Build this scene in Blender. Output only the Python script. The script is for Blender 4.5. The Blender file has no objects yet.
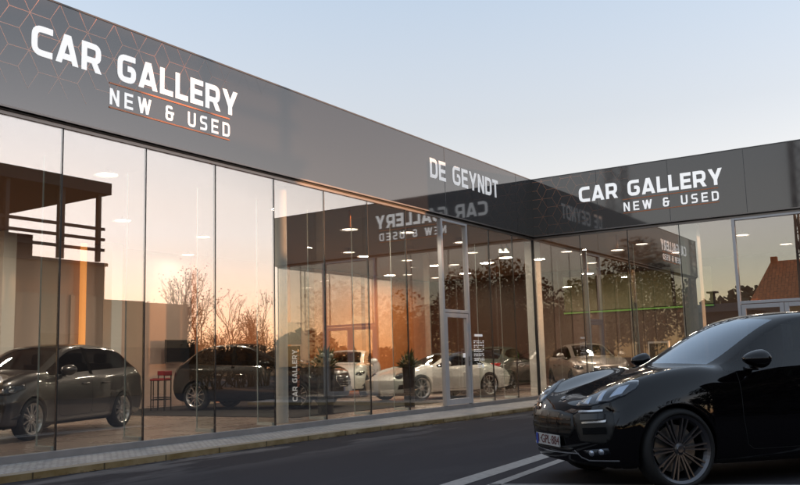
import bpy, bmesh, math, random
from mathutils import Vector, Matrix
from mathutils.bvhtree import BVHTree
from mathutils.geometry import delaunay_2d_cdt
R = math.radians
sc = bpy.context.scene
C = sc.collection

# ------------------------------------------------------------------ helpers
def nmat(name):
    m = bpy.data.materials.new(name); m.use_nodes = True
    nt = m.node_tree; nt.nodes.clear()
    out = nt.nodes.new('ShaderNodeOutputMaterial')
    return m, nt, out

def N(nt, t, **kw):
    n = nt.nodes.new(t)
    for k, v in kw.items():
        if k.startswith('i_'):
            n.inputs[k[2:].replace('_', ' ')].default_value = v
        else:
            setattr(n, k, v)
    return n

def pbr(name, col, rough=.5, metal=0., ior=1.5, coat=0., emit=None, es=0., noise=0., nscale=8., bump=0., bscale=60., rvar=0., spec=.5):
    m, nt, out = nmat(name)
    b = N(nt, 'ShaderNodeBsdfPrincipled')
    b.inputs['Base Color'].default_value = (*col, 1)
    b.inputs['Roughness'].default_value = rough
    b.inputs['Metallic'].default_value = metal
    b.inputs['IOR'].default_value = ior
    b.inputs['Coat Weight'].default_value = coat
    b.inputs['Coat Roughness'].default_value = .03
    b.inputs['Specular IOR Level'].default_value = spec
    if emit:
        b.inputs['Emission Color'].default_value = (*emit, 1)
        b.inputs['Emission Strength'].default_value = es
    tc = None
    if noise or bump or rvar:
        tc = N(nt, 'ShaderNodeTexCoord')
    if noise or rvar:
        nz = N(nt, 'ShaderNodeTexNoise'); nz.inputs['Scale'].default_value = nscale; nz.inputs['Detail'].default_value = 6
        nt.links.new(tc.outputs['Object'], nz.inputs['Vector'])
    if noise:
        mx = N(nt, 'ShaderNodeMix', data_type='RGBA')
        mx.inputs[6].default_value = (*[c*(1-noise) for c in col], 1)
        mx.inputs[7].default_value = (*[min(1, c*(1+noise)) for c in col], 1)
        nt.links.new(nz.outputs['Fac'], mx.inputs[0]); nt.links.new(mx.outputs[2], b.inputs['Base Color'])
    if rvar:
        mr = N(nt, 'ShaderNodeMapRange'); mr.inputs['To Min'].default_value = max(0, rough-rvar); mr.inputs['To Max'].default_value = min(1, rough+rvar)
        nt.links.new(nz.outputs['Fac'], mr.inputs['Value']); nt.links.new(mr.outputs[0], b.inputs['Roughness'])
    if bump:
        n2 = N(nt, 'ShaderNodeTexNoise'); n2.inputs['Scale'].default_value = bscale; n2.inputs['Detail'].default_value = 4
        nt.links.new(tc.outputs['Object'], n2.inputs['Vector'])
        bp = N(nt, 'ShaderNodeBump'); bp.inputs['Strength'].default_value = bump; bp.inputs['Distance'].default_value = .01
        nt.links.new(n2.outputs['Fac'], bp.inputs['Height']); nt.links.new(bp.outputs[0], b.inputs['Normal'])
    nt.links.new(b.outputs[0], out.inputs[0])
    return m

def glassmat(name, tint, r0, power=5., gtint=(1, 1, 1), rough=0.0, wob=0.0):
    m, nt, out = nmat(name)
    lw = N(nt, 'ShaderNodeLayerWeight'); lw.inputs['Blend'].default_value = .5
    pw = N(nt, 'ShaderNodeMath', operation='POWER'); pw.inputs[1].default_value = power
    ma = N(nt, 'ShaderNodeMath', operation='MULTIPLY_ADD'); ma.inputs[1].default_value = 1-r0; ma.inputs[2].default_value = r0
    nt.links.new(lw.outputs['Facing'], pw.inputs[0]); nt.links.new(pw.outputs[0], ma.inputs[0])
    tr = N(nt, 'ShaderNodeBsdfTransparent'); tr.inputs[0].default_value = (*tint, 1)
    gl = N(nt, 'ShaderNodeBsdfGlossy'); gl.inputs['Color'].default_value = (*gtint, 1); gl.inputs['Roughness'].default_value = rough
    if wob:
        tc = N(nt, 'ShaderNodeTexCoord'); nz = N(nt, 'ShaderNodeTexNoise'); nz.inputs['Scale'].default_value = .9; nz.inputs['Detail'].default_value = 1
        nt.links.new(tc.outputs['Object'], nz.inputs['Vector'])
        bp = N(nt, 'ShaderNodeBump'); bp.inputs['Strength'].default_value = wob; bp.inputs['Distance'].default_value = .01
        nt.links.new(nz.outputs['Fac'], bp.inputs['Height']); nt.links.new(bp.outputs[0], gl.inputs['Normal'])
    mx = N(nt, 'ShaderNodeMixShader')
    nt.links.new(ma.outputs[0], mx.inputs[0]); nt.links.new(tr.outputs[0], mx.inputs[1]); nt.links.new(gl.outputs[0], mx.inputs[2])
    nt.links.new(mx.outputs[0], out.inputs[0])
    return m

def box(bm, x0, y0, z0, x1, y1, z1):
    vs = [bm.verts.new((x, y, z)) for z in (z0, z1) for (x, y) in ((x0, y0), (x1, y0), (x1, y1), (x0, y1))]
    for f in ((3, 2, 1, 0), (4, 5, 6, 7), (0, 1, 5, 4), (1, 2, 6, 5), (2, 3, 7, 6), (3, 0, 4, 7)):
        bm.faces.new([vs[i] for i in f])

def obox(bm, c, half, rot):          # rotated box: rot is a 3x3 matrix
    vs = []
    for z in (-1, 1):
        for (x, y) in ((-1, -1), (1, -1), (1, 1), (-1, 1)):
            vs.append(bm.verts.new(Vector(c)+rot @ Vector((x*half[0], y*half[1], z*half[2]))))
    for f in ((3, 2, 1, 0), (4, 5, 6, 7), (0, 1, 5, 4), (1, 2, 6, 5), (2, 3, 7, 6), (3, 0, 4, 7)):
        bm.faces.new([vs[i] for i in f])

def tube(bm, pts, rad, seg=8, cap=True):
    rings = []
    n = len(pts)
    pts = [Vector(p) for p in pts]
    if not hasattr(rad, '__len__'): rad = [rad]*n
    ref = None
    for i, p in enumerate(pts):
        d = (pts[min(i+1, n-1)]-pts[max(i-1, 0)]).normalized()
        if ref is None or abs(ref.dot(d)) > .98:
            ref = Vector((0, 0, 1)) if abs(d.z) < .9 else Vector((1, 0, 0))
        a = (ref-d*ref.dot(d)).normalized(); b = d.cross(a); ref = a
        rings.append([bm.verts.new(p+(a*math.cos(2*math.pi*k/seg)+b*math.sin(2*math.pi*k/seg))*rad[i]) for k in range(seg)])
    for i in range(n-1):
        for k in range(seg):
            bm.faces.new((rings[i][k], rings[i][(k+1) % seg], rings[i+1][(k+1) % seg], rings[i+1][k]))
    if cap:
        bm.faces.new(rings[0][::-1]); bm.faces.new(rings[-1])

def lathe(bm, prof, seg=32, axis='Z', off=(0, 0, 0)):   # prof: list of (radius, height)
    rings = []
    for r, h in prof:
        ring = []
        for k in range(seg):
            a = 2*math.pi*k/seg
            if axis == 'Z': v = (r*math.cos(a), r*math.sin(a), h)
            else: v = (r*math.cos(a), h, r*math.sin(a))
            ring.append(bm.verts.new(Vector(v)+Vector(off)))
        rings.append(ring)
    for i in range(len(prof)-1):
        for k in range(seg):
            bm.faces.new((rings[i][k], rings[i][(k+1) % seg], rings[i+1][(k+1) % seg], rings[i+1][k]))
    return rings

def obj(name, bm, mat=None, parent=None, smooth=False, bevel=0., keep=False):
    if not keep: bmesh.ops.recalc_face_normals(bm, faces=bm.faces)
    me = bpy.data.meshes.new(name); bm.to_mesh(me); bm.free()
    if smooth:
        for p in me.polygons: p.use_smooth = True
    o = bpy.data.objects.new(name, me); C.objects.link(o)
    if mat:
        for m in (mat if isinstance(mat, (list, tuple)) else [mat]): me.materials.append(m)
    if parent: o.parent = parent
    if bevel:
        b = o.modifiers.new('bevel', 'BEVEL'); b.width = bevel; b.segments = 2; b.limit_method = 'ANGLE'
    return o

def empty(name, loc=(0, 0, 0), rz=0.):
    o = bpy.data.objects.new(name, None); C.objects.link(o); o.location = loc; o.rotation_euler = (0, 0, rz)
    return o

def tag(o, label=None, cat=None, group=None, kind=None):
    if label: o['label'] = label
    if cat: o['category'] = cat
    if group: o['group'] = group
    if kind: o['kind'] = kind
    return o

def bxo(name, mat, parent, *b, bevel=0.):
    bm = bmesh.new(); box(bm, *b); return obj(name, bm, mat, parent, bevel=bevel)

def copy_tree(o, parent=None):
    c = o.copy(); C.objects.link(c)
    if parent: c.parent = parent
    for ch in list(o.children): copy_tree(ch, c)
    return c

# ------------------------------------------------------------------ camera, light, sky
S, G = 1.01, .22
cam = bpy.data.cameras.new('camera'); co = bpy.data.objects.new('camera', cam); C.objects.link(co); sc.camera = co
cam.sensor_width = 36; cam.lens = 867.944/800*36; cam.clip_end = 3000
r2 = Vector((0.54939516, -0.83509443, -0.02796857)); u2 = Vector((-0.09683401, -0.09688136, 0.99057417)); fw = Vector((0.82993261, 0.54150835, 0.13409169))
M = Matrix(((r2.x, u2.x, -fw.x), (r2.y, u2.y, -fw.y), (r2.z, u2.z, -fw.z))).to_4x4()
M.translation = Vector((-22.07222404*S, -10.00747752*S, S+G)); co.matrix_world = M
cam.shift_y = 2.3/800

SUN_H, SUN_E = -59., 2.6
sun = bpy.data.lights.new('sun', 'SUN'); so = bpy.data.objects.new('sun', sun); C.objects.link(so)
sun.energy = 4.5; sun.color = (1., .50, .24); sun.angle = R(.5)
sd = Vector((math.cos(R(SUN_H))*math.cos(R(SUN_E)), math.sin(R(SUN_H))*math.cos(R(SUN_E)), math.sin(R(SUN_E))))
so.rotation_euler = sd.to_track_quat('Z', 'Y').to_euler()

w = bpy.data.worlds.new('World'); sc.world = w; w.use_nodes = True
nt = w.node_tree; bg = nt.nodes['Background']
sky = nt.nodes.new('ShaderNodeTexSky'); sky.sky_type = 'NISHITA'; sky.sun_disc = False
sky.sun_elevation = R(3.0); sky.sun_rotation = R(90-SUN_H); sky.altitude = 0
bw = nt.nodes.new('ShaderNodeRGBToBW'); nt.links.new(sky.outputs[0], bw.inputs[0])
sc_ = nt.nodes.new('ShaderNodeMath'); sc_.operation = 'MULTIPLY'; sc_.inputs[1].default_value = .15
nt.links.new(bw.outputs[0], sc_.inputs[0])
cl = nt.nodes.new('ShaderNodeMath'); cl.operation = 'MINIMUM'; cl.inputs[1].default_value = .82; nt.links.new(sc_.outputs[0], cl.inputs[0])
pw = nt.nodes.new('ShaderNodeMath'); pw.operation = 'POWER'; pw.inputs[1].default_value = .58
nt.links.new(cl.outputs[0], pw.inputs[0])
dv = nt.nodes.new('ShaderNodeMath'); dv.operation = 'DIVIDE'; nt.links.new(pw.outputs[0], dv.inputs[0]); nt.links.new(sc_.outputs[0], dv.inputs[1])
vm = nt.nodes.new('ShaderNodeVectorMath'); vm.operation = 'SCALE'; nt.links.new(sky.outputs[0], vm.inputs[0]); nt.links.new(dv.outputs[0], vm.inputs['Scale'])
hs = nt.nodes.new('ShaderNodeHueSaturation'); hs.inputs['Value'].default_value = 2.02
nt.links.new(vm.outputs[0], hs.inputs['Color'])
tn = nt.nodes.new('ShaderNodeMix'); tn.data_type = 'RGBA'; tn.blend_type = 'MULTIPLY'; tn.inputs[0].default_value = 1
nt.links.new(hs.outputs[0], tn.inputs[6])
tcw = nt.nodes.new('ShaderNodeTexCoord'); spw = nt.nodes.new('ShaderNodeSeparateXYZ'); nt.links.new(tcw.outputs['Generated'], spw.inputs[0])
mrs = nt.nodes.new('ShaderNodeMapRange'); mrs.inputs['From Min'].default_value = .015; mrs.inputs['From Max'].default_value = .15; mrs.inputs['To Min'].default_value = .76; mrs.inputs['To Max'].default_value = .18
nt.links.new(spw.outputs['Z'], mrs.inputs['Value']); nt.links.new(mrs.outputs[0], hs.inputs['Saturation'])
mrt = nt.nodes.new('ShaderNodeMapRange'); mrt.inputs['From Min'].default_value = .18; mrt.inputs['From Max'].default_value = .42
nt.links.new(spw.outputs['Z'], mrt.inputs['Value'])
tc2 = nt.nodes.new('ShaderNodeMix'); tc2.data_type = 'RGBA'; tc2.inputs[6].default_value = (1.055, 1.01, 1.02, 1); tc2.inputs[7].default_value = (.80, .93, 1.12, 1)
nt.links.new(mrt.outputs[0], tc2.inputs[0]); nt.links.new(tc2.outputs[2], tn.inputs[7])
nt.links.new(tn.outputs[2], bg.inputs[0]); bg.inputs[1].default_value = .15

vs = sc.view_settings; vs.view_transform = 'Standard'; vs.look = 'None'; vs.gamma = 1; vs.exposure = 0; vs.use_curve_mapping = False
sc.render.engine = 'CYCLES'
cy = sc.cycles; cy.max_bounces = 10; cy.transparent_max_bounces = 32; cy.glossy_bounces = 6; cy.diffuse_bounces = 3
cy.use_denoising = True; cy.sample_clamp_indirect = 6; cy.caustics_reflective = False; cy.caustics_refractive = False

# ------------------------------------------------------------------ materials
def asphalt_mat():
    m, nt, out = nmat('asphalt')
    b = N(nt, 'ShaderNodeBsdfPrincipled'); tc = N(nt, 'ShaderNodeTexCoord')
    n1 = N(nt, 'ShaderNodeTexNoise'); n1.inputs['Scale'].default_value = 120; n1.inputs['Detail'].default_value = 5
    n2 = N(nt, 'ShaderNodeTexNoise'); n2.inputs['Scale'].default_value = .55; n2.inputs['Detail'].default_value = 7; n2.inputs['Roughness'].default_value = .62
    mp = N(nt, 'ShaderNodeMapping'); mp.inputs['Scale'].default_value = (.45, 1.8, 1)
    nt.links.new(tc.outputs['Object'], n1.inputs['Vector']); nt.links.new(tc.outputs['Object'], mp.inputs['Vector']); nt.links.new(mp.outputs[0], n2.inputs['Vector'])
    rp = N(nt, 'ShaderNodeValToRGB'); e = rp.color_ramp.elements
    e[0].position = .50; e[0].color = (0, 0, 0, 1); e[1].position = .56; e[1].color = (1, 1, 1, 1)
    nt.links.new(n2.outputs['Fac'], rp.inputs[0])
    c1 = N(nt, 'ShaderNodeMix', data_type='RGBA'); c1.inputs[6].default_value = (.035, .0325, .036, 1); c1.inputs[7].default_value = (.072, .067, .073, 1)
    nt.links.new(n1.outputs['Fac'], c1.inputs[0])
    c2 = N(nt, 'ShaderNodeMix', data_type='RGBA'); c2.inputs[7].default_value = (.17, .162, .165, 1)
    mu = N(nt, 'ShaderNodeMath', operation='MULTIPLY')
    sp = N(nt, 'ShaderNodeSeparateXYZ'); nt.links.new(tc.outputs['Object'], sp.inputs[0])
    ym = N(nt, 'ShaderNodeMapRange'); ym.inputs['From Min'].default_value = -2.6; ym.inputs['From Max'].default_value = -1.1; ym.inputs['To Min'].default_value = .05; ym.inputs['To Max'].default_value = .75; nt.links.new(sp.outputs[1], ym.inputs['Value']); nt.links.new(ym.outputs[0], mu.inputs[1])
    nt.links.new(rp.outputs[0], mu.inputs[0]); nt.links.new(mu.outputs[0], c2.inputs[0]); nt.links.new(c1.outputs[2], c2.inputs[6]); nt.links.new(c2.outputs[2], b.inputs['Base Color'])
    b.inputs['Roughness'].default_value = .95; b.inputs['Specular IOR Level'].default_value = .04
    bp = N(nt, 'ShaderNodeBump'); bp.inputs['Strength'].default_value = .5; bp.inputs['Distance'].default_value = .006
    nt.links.new(n1.outputs['Fac'], bp.inputs['Height']); nt.links.new(bp.outputs[0], b.inputs['Normal'])
    nt.links.new(b.outputs[0], out.inputs[0]); return m

def brick_mat(name, c1, c2, mortar, sx, bw=.5, rh=.25, ms=.02, rough=.8, rot=0.):
    m, nt, out = nmat(name)
    b = N(nt, 'ShaderNodeBsdfPrincipled'); tc = N(nt, 'ShaderNodeTexCoord')
    mp = N(nt, 'ShaderNodeMapping'); mp.inputs['Rotation'].default_value = (0, 0, rot) if not isinstance(rot, tuple) else rot
    br = N(nt, 'ShaderNodeTexBrick'); br.inputs['Color1'].default_value = (*c1, 1); br.inputs['Color2'].default_value = (*c2, 1); br.inputs['Mortar'].default_value = (*mortar, 1)
    br.inputs['Scale'].default_value = sx; br.inputs['Mortar Size'].default_value = ms; br.inputs['Brick Width'].default_value = bw; br.inputs['Row Height'].default_value = rh
    nt.links.new(tc.outputs['Object'], mp.inputs['Vector']); nt.links.new(mp.outputs[0], br.inputs['Vector'])
    nz = N(nt, 'ShaderNodeTexNoise'); nz.inputs['Scale'].default_value = 3; nz.inputs['Detail'].default_value = 6; nt.links.new(tc.outputs['Object'], nz.inputs['Vector'])
    mr = N(nt, 'ShaderNodeMapRange'); mr.inputs['To Min'].default_value = .6; mr.inputs['To Max'].default_value = 1.35; nt.links.new(nz.outputs['Fac'], mr.inputs['Value'])
    vm = N(nt, 'ShaderNodeVectorMath', operation='SCALE'); nt.links.new(br.outputs['Color'], vm.inputs[0]); nt.links.new(mr.outputs[0], vm.inputs['Scale'])
    nt.links.new(vm.outputs[0], b.inputs['Base Color']); b.inputs['Roughness'].default_value = rough
    nt.links.new(b.outputs[0], out.inputs[0]); return m

def kerb_mat():
    m, nt, out = nmat('kerb_stone')
    b = N(nt, 'ShaderNodeBsdfPrincipled'); tc = N(nt, 'ShaderNodeTexCoord')
    nz = N(nt, 'ShaderNodeTexNoise'); nz.inputs['Scale'].default_value = 2.2; nz.inputs['Detail'].default_value = 8; nt.links.new(tc.outputs['Object'], nz.inputs['Vector'])
    rp = N(nt, 'ShaderNodeValToRGB'); e = rp.color_ramp.elements
    e[0].position = .35; e[0].color = (.16, .105, .035, 1); e[1].position = .7; e[1].color = (.36, .28, .16, 1)
    nt.links.new(nz.outputs['Fac'], rp.inputs[0])
    sp = N(nt, 'ShaderNodeSeparateXYZ'); nt.links.new(tc.outputs['Object'], sp.inputs[0])
    fr = N(nt, 'ShaderNodeMath', operation='PINGPONG'); fr.inputs[1].default_value = .5; nt.links.new(sp.outputs[0], fr.inputs[0])
    lt = N(nt, 'ShaderNodeMapRange'); lt.inputs['From Min'].default_value = .008; lt.inputs['From Max'].default_value = .016; lt.inputs['To Min'].default_value = .3; nt.links.new(fr.outputs[0], lt.inputs['Value'])
    vm2 = N(nt, 'ShaderNodeVectorMath', operation='SCALE'); nt.links.new(rp.outputs[0], vm2.inputs[0]); nt.links.new(lt.outputs[0], vm2.inputs['Scale'])
    nt.links.new(vm2.outputs[0], b.inputs['Base Color']); b.inputs['Roughness'].default_value = .9
    nt.links.new(b.outputs[0], out.inputs[0]); return m

def pattern_mat(name, ax, x0, x1, z0, z1):       # printed copper lines that fade out along the panel
    m, nt, out = nmat(name)
    b = N(nt, 'ShaderNodeBsdfPrincipled'); tc = N(nt, 'ShaderNodeTexCoord'); sp = N(nt, 'ShaderNodeSeparateXYZ'); nt.links.new(tc.outputs['Object'], sp.inputs[0])
    a = N(nt, 'ShaderNodeMapRange'); a.inputs['From Min'].default_value = x0; a.inputs['From Max'].default_value = x1; nt.links.new(sp.outputs[ax], a.inputs['Value'])
    c = N(nt, 'ShaderNodeMapRange'); c.inputs['From Min'].default_value = z0; c.inputs['From Max'].default_value = z1; nt.links.new(sp.outputs[2], c.inputs['Value'])
    mu = N(nt, 'ShaderNodeMath', operation='MULTIPLY'); nt.links.new(a.outputs[0], mu.inputs[0]); nt.links.new(c.outputs[0], mu.inputs[1])
    mx = N(nt, 'ShaderNodeMix', data_type='RGBA'); mx.inputs[6].default_value = (.030, .029, .032, 1); mx.inputs[7].default_value = (.62, .26, .14, 1)
    nt.links.new(mu.outputs[0], mx.inputs[0]); nt.links.new(mx.outputs[2], b.inputs['Base Color']); b.inputs['Roughness'].default_value = .045; b.inputs['IOR'].default_value = 1.9
    nt.links.new(b.outputs[0], out.inputs[0]); return m

m_asphalt = asphalt_mat()
m_paver = brick_mat('paver', (.34, .325, .315), (.43, .41, .40), (.18, .17, .16), 4.5, .45, .3, .03)
m_kerb = kerb_mat()
m_kerbtop = pbr('kerb_top', (.30, .25, .19), .85, noise=.3, nscale=6)
m_sill = pbr('sill_stone', (.22, .205, .20), .6, noise=.25, nscale=5, bump=.2)
m_line = pbr('road_paint', (.30, .285, .275), .75, noise=.45, nscale=14)
m_fascia = pbr('fascia_panel', (.028, .028, .032), .045, ior=1.9, rvar=.02, nscale=.6)
m_lip = pbr('black_lip', (.008, .008, .008), .4)
m_trim = pbr('fascia_trim', (.22, .20, .19), .35, metal=.6)
m_joint = pbr('joint_grey', (.07, .07, .075), .3)
m_glass = glassmat('facade_glass', (.95, .935, .905), .205, wob=.006)
m_fin = glassmat('fin_glass', (.91, .94, .92), .03)
m_finedge = pbr('glass_edge', (.80, .86, .82), .25)
m_seal = pbr('black_seal', (.006, .006, .007), .5)
m_alu = pbr('door_aluminium', (.50, .50, .52), .35, metal=.35)
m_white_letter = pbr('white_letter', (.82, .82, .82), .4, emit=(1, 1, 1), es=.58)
m_white_letter2 = pbr('white_letter_weak_glow', (.82, .82, .82), .4, emit=(1, 1, 1), es=.25)  # faint emission put into the white to lift letters and lock box
m_copper = pbr('copper_line', (.62, .20, .075), .3)
m_pat_a = pattern_mat('hexagon_lines', 0, -11.9, -15.0, 4.72, 5.55)
m_pat_b = pattern_mat('hexagon_lines_short', 1, -3.4, -.2, 4.2, 6.2)
m_roof = pbr('roof_felt', (.08, .08, .08), .9, noise=.2)
m_floor = pbr('showroom_tile', (.30, .235, .20), .28, noise=.12, nscale=1.5, rvar=.08)
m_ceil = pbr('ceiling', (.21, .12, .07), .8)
m_wall = pbr('showroom_wall', (.52, .40, .34), .7, noise=.06, nscale=1.2)
m_wall_dark = pbr('brown_panel', (.075, .038, .025), .5, noise=.15, nscale=2)
m_wall_copper = pbr('copper_wall', (.62, .22, .075), .45, noise=.12, nscale=2)
m_curtain = pbr('pale_green_blind', (.22, .23, .13), .8, noise=.2, nscale=3)
m_column = pbr('pale_column', (.74, .75, .71), .5)
m_green = pbr('green_strip', (.16, .42, .07), .4, emit=(.25, .8, .08), es=.10)
m_black = pbr('matt_black', (.012, .012, .012), .5)
m_lampwhite = pbr('lamp_diffuser', (.9, .9, .9), .5, emit=(1., .92, .78), es=3.)
m_lampbody = pbr('lamp_copper', (.55, .24, .10), .3, metal=.7)
m_sun_glow = pbr('sun_glow_orange', (.9, .45, .15), .5, emit=(1., .36, .08), es=.85)  # orange emission stands for low sun on a column

# ------------------------------------------------------------------ ground
bm = bmesh.new(); box(bm, -400, -400, -.6, 400, 400, -.012)
tag(obj('ground', bm, pbr('rough_ground', (.025, .024, .017), 1., noise=.4, nscale=.2, spec=.02)), kind='structure')
bm = bmesh.new(); v = [bm.verts.new(p) for p in ((-60, -60, 0), (60, -60, 0), (60, 40, 0), (-60, 40, 0))]; bm.faces.new(v)
tag(obj('asphalt', bm, m_asphalt), kind='structure')

# pavement strip, kerb
kerb = [(-24, -.80), (-16.4, -.81), (-13, -.82), (-10.1, -.84), (-8.2, -.95), (-6.46, -1.10), (-4.4, -1.14), (-2.4, -1.14), (-1.55, -1.35), (-1.15, -1.9), (-1.1, -3.0), (-1.1, -9.8)]
inner = [(-24, -.05), (-16.4, -.05), (-13, -.05), (-10.1, -.05), (-8.2, -.05), (-6.46, -.05), (-4.4, -.05), (-2.4, -.05), (-.9, -.05), (-.05, -.05), (-.05, -3.0), (-.05, -9.8)]
def offs(line, d):
    out = []
    for i, p in enumerate(line):
        a = Vector(line[max(i-1, 0)]); b = Vector(line[min(i+1, len(line)-1)]); t = (b-a).normalized(); n = Vector((-t.y, t.x))
        out.append((p[0]+n.x*d, p[1]+n.y*d))
    return out
kin = offs(kerb, .11)
bm = bmesh.new()
a = [bm.verts.new((x, y, .086)) for x, y in kin]; b = [bm.verts.new((x, y, .125)) for x, y in inner]
for i in range(len(a)-1): bm.faces.new((a[i], a[i+1], b[i+1], b[i]))
tag(obj('pavement', bm, m_paver), kind='structure')
bm = bmesh.new()
a = [bm.verts.new((x, y, 0)) for x, y in kerb]; b = [bm.verts.new((x, y, .078)) for x, y in kerb]; b2 = [bm.verts.new((x, y, .09)) for x, y in offs(kerb, .015)]; c = [bm.verts.new((x, y, .09)) for x, y in kin]; d = [bm.verts.new((x, y, 0)) for x, y in kin]
for i in range(len(a)-1):
    f1 = bm.faces.new((a[i], a[i+1], b[i+1], b[i])); f2 = bm.faces.new((b[i], b[i+1], b2[i+1], b2[i])); f3 = bm.faces.new((b2[i], b2[i+1], c[i+1], c[i])); bm.faces.new((c[i], c[i+1], d[i+1], d[i]))
    f2.material_index = f3.material_index = 1
tag(obj('kerb', bm, [m_kerb, m_kerbtop]), kind='structure')

# fallen leaves and grit in the gutter
rnd = random.Random(4)
bm = bmesh.new()
for k in range(900):
    t = rnd.random()**1.3
    x = -6.2+rnd.gauss(0, 2.1) if k < 560 else rnd.uniform(-16, -2)
    ky = -.83 if x < -9 else -.83-(min(x, -6.4)+9)/2.6*.27
    y = ky-.01-abs(rnd.gauss(0, .07 if k >= 560 else .11)); s = rnd.uniform(.012, .035); an = rnd.uniform(0, 6.28)
    z = rnd.uniform(.004, .02)
    vs4 = [bm.verts.new((x+s*math.cos(an+q)*(1 if i % 2 else .6), y+s*math.sin(an+q)*(1 if i % 2 else .6), z+rnd.uniform(0, .012))) for i, q in enumerate((0, 1.57, 3.14, 4.71))]
    bm.faces.new(vs4)
tag(obj('leaf_litter', bm, pbr('dry_leaf', (.11, .065, .022), .9, noise=.6, nscale=3)), label='dry brown leaves lying in the gutter along the kerb', cat='leaves', kind='stuff')

def ground_quad(name, pts, z=.004):
    bm = bmesh.new(); v = [bm.verts.new((x, y, z)) for x, y in pts]; bm.faces.new(v)
    return tag(obj(name, bm, m_line), kind='structure')
def line_on_ground(a, b, wd):
    a = Vector(a); b = Vector(b); t = (b-a).normalized(); n = Vector((-t.y, t.x))*wd/2
    return [a-n, b-n, b+n, a+n]
ground_quad('road_marking', line_on_ground((-19, -5.95), (-8.0, -5.05), .16) if False else [(-17.2, -5.70), (-17.2, -5.94), (-9.0, -5.30), (-9.0, -5.08)])
ground_quad('road_marking', [(-16.0, -6.09), (-16.0, -6.21), (-9.0, -5.56), (-9.0, -5.43)])
ground_quad('road_marking', line_on_ground((-14.42, -5.95), (-12.9, -9.9), .06))

# ------------------------------------------------------------------ showroom building
T = 4.31066*S+G; F = 5.93425*S+G
XA = [-17.38, -16.402*S] + [x*S for x in (-14.987, -13.571, -12.156, -10.747, -9.338, -7.929, -6.51, -5.062, -3.875, -2.633, -1.293)] + [0]
YB = [0] + [y*S for y in (-1.398, -2.709, -4.044, -5.359)] + [-7.45, -8.43, -9.42]
bld = empty('car_showroom', (0, 0, 0))
tag(bld, 'glass fronted dark grey L shaped car showroom with white lettering on its fascia', 'showroom')

def fascia_part(name, b, inv):
    o = bxo(name, m_fascia, bld, *b); return o
fa = bxo('fascia', m_fascia, bld, -17.45, -.10, T+.03, -.10, .16, F)
fb = bxo('fascia', m_fascia, bld, -.10, -9.5, T+.03, .16, .16, F)
# lip, shadow gap and trims under the fascia
bxo('soffit_trim', m_lip, bld, -17.45, -.06, T-.005, -.06, .16, T+.03); bxo('soffit_trim', m_lip, bld, -.06, -9.5, T-.005, .16, .16, T+.03)
bxo('bottom_trim', m_trim, bld, -17.45, -.112, T+.018, -.114, -.100, T+.045); bxo('bottom_trim', m_trim, bld, -.112, -9.5, T+.018, -.100, -.1145, T+.045)
bxo('head_rail', m_trim, bld, -17.4, -.035, T-.055, -.03, .03, T-.005); bxo('head_rail', m_trim, bld, -.035, -9.42, T-.055, .03, -.036, T-.005)
bxo('coping', m_joint, bld, -17.47, -.108, F, .17, .18, F+.025); bxo('coping', m_joint, bld, -.108, -9.52, F+.0003, .18, -.108, F+.0255)
for x in (-4.95, -1.1):
    bxo('panel_joint', m_joint, fa, x-.006, -.1035, T+.05, x+.006, -.10, F-.002)
for y in (-2.0, -3.92, -5.79, -7.7):
    bxo('panel_joint', m_joint, fb, -.1035, y-.006, T+.05, -.10, y+.006, F-.002)

# hexagon line pattern
def hexpattern(s, u0, u1, v0, v1, keep):
    segs = set()
    h = s*math.sqrt(3)
    for i in range(-2, 40):
        for j in range(-2, 12):
            cx = u0+i*1.5*s; cy = v0+j*h+(h/2 if i % 2 else 0)
            P = [(cx+s*math.cos(R(60*k)), cy+s*math.sin(R(60*k))) for k in range(6)]
            E = [(P[k], P[(k+1) % 6]) for k in range(6)]+[((cx, cy), P[k]) for k in (0, 2, 4)]
            for a, b in E:
                q = tuple(sorted(((round(a[0], 3), round(a[1], 3)), (round(b[0], 3), round(b[1], 3)))))
                segs.add(q)
    out = []
    for a, b in sorted(segs):
        pts = []
        # clip against the rectangle
        t0, t1 = 0., 1.; dx, dy = b[0]-a[0], b[1]-a[1]; ok = True
        for p, q in ((-dx, a[0]-u0), (dx, u1-a[0]), (-dy, a[1]-v0), (dy, v1-a[1])):
            if abs(p) < 1e-9:
                if q < 0: ok = False
            else:
                t = q/p
                if p < 0: t0 = max(t0, t)
                else: t1 = min(t1, t)
        if ok and t1-t0 > .05:
            A = (a[0]+t0*dx, a[1]+t0*dy); B = (a[0]+t1*dx, a[1]+t1*dy)
            if keep((A[0]+B[0])/2, (A[1]+B[1])/2): out.append((A, B))
    return out
def pattern(name, segs, mp, mat, parent, wd=.010):
    bm = bmesh.new()
    for k, (a, b) in enumerate(segs):
        a = Vector(a); b = Vector(b); t = (b-a).normalized(); n = Vector((-t.y, t.x))*wd/2; d = .0006+.0001*(k % 5)
        q = [mp(p.x, p.y, d) for p in (a-n, b-n, b+n, a+n)]
        bm.faces.new([bm.verts.new(p) for p in q])
    return obj(name, bm, mat, parent, keep=True)
rp_ = random.Random(3)
fA = lambda u, v, d: (u, -.10-d, v)
fB = lambda u, v, d: (-.10-d, -u, v)
pattern('hexagon_pattern', hexpattern(.30, -17.4, -10.7, T+.08, F-.01, lambda u, v: (v-T)/(F-T) > .22+.75*max(0, (u+15.2)/4.6)), fA, m_pat_a, fa)
pattern('hexagon_pattern', hexpattern(.29, .12, 3.6, T+.06, F-.01, lambda u, v: (v-T)/(F-T) > max(0, (u-1.2)/2.6)), fB, m_pat_b, fb)

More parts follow.
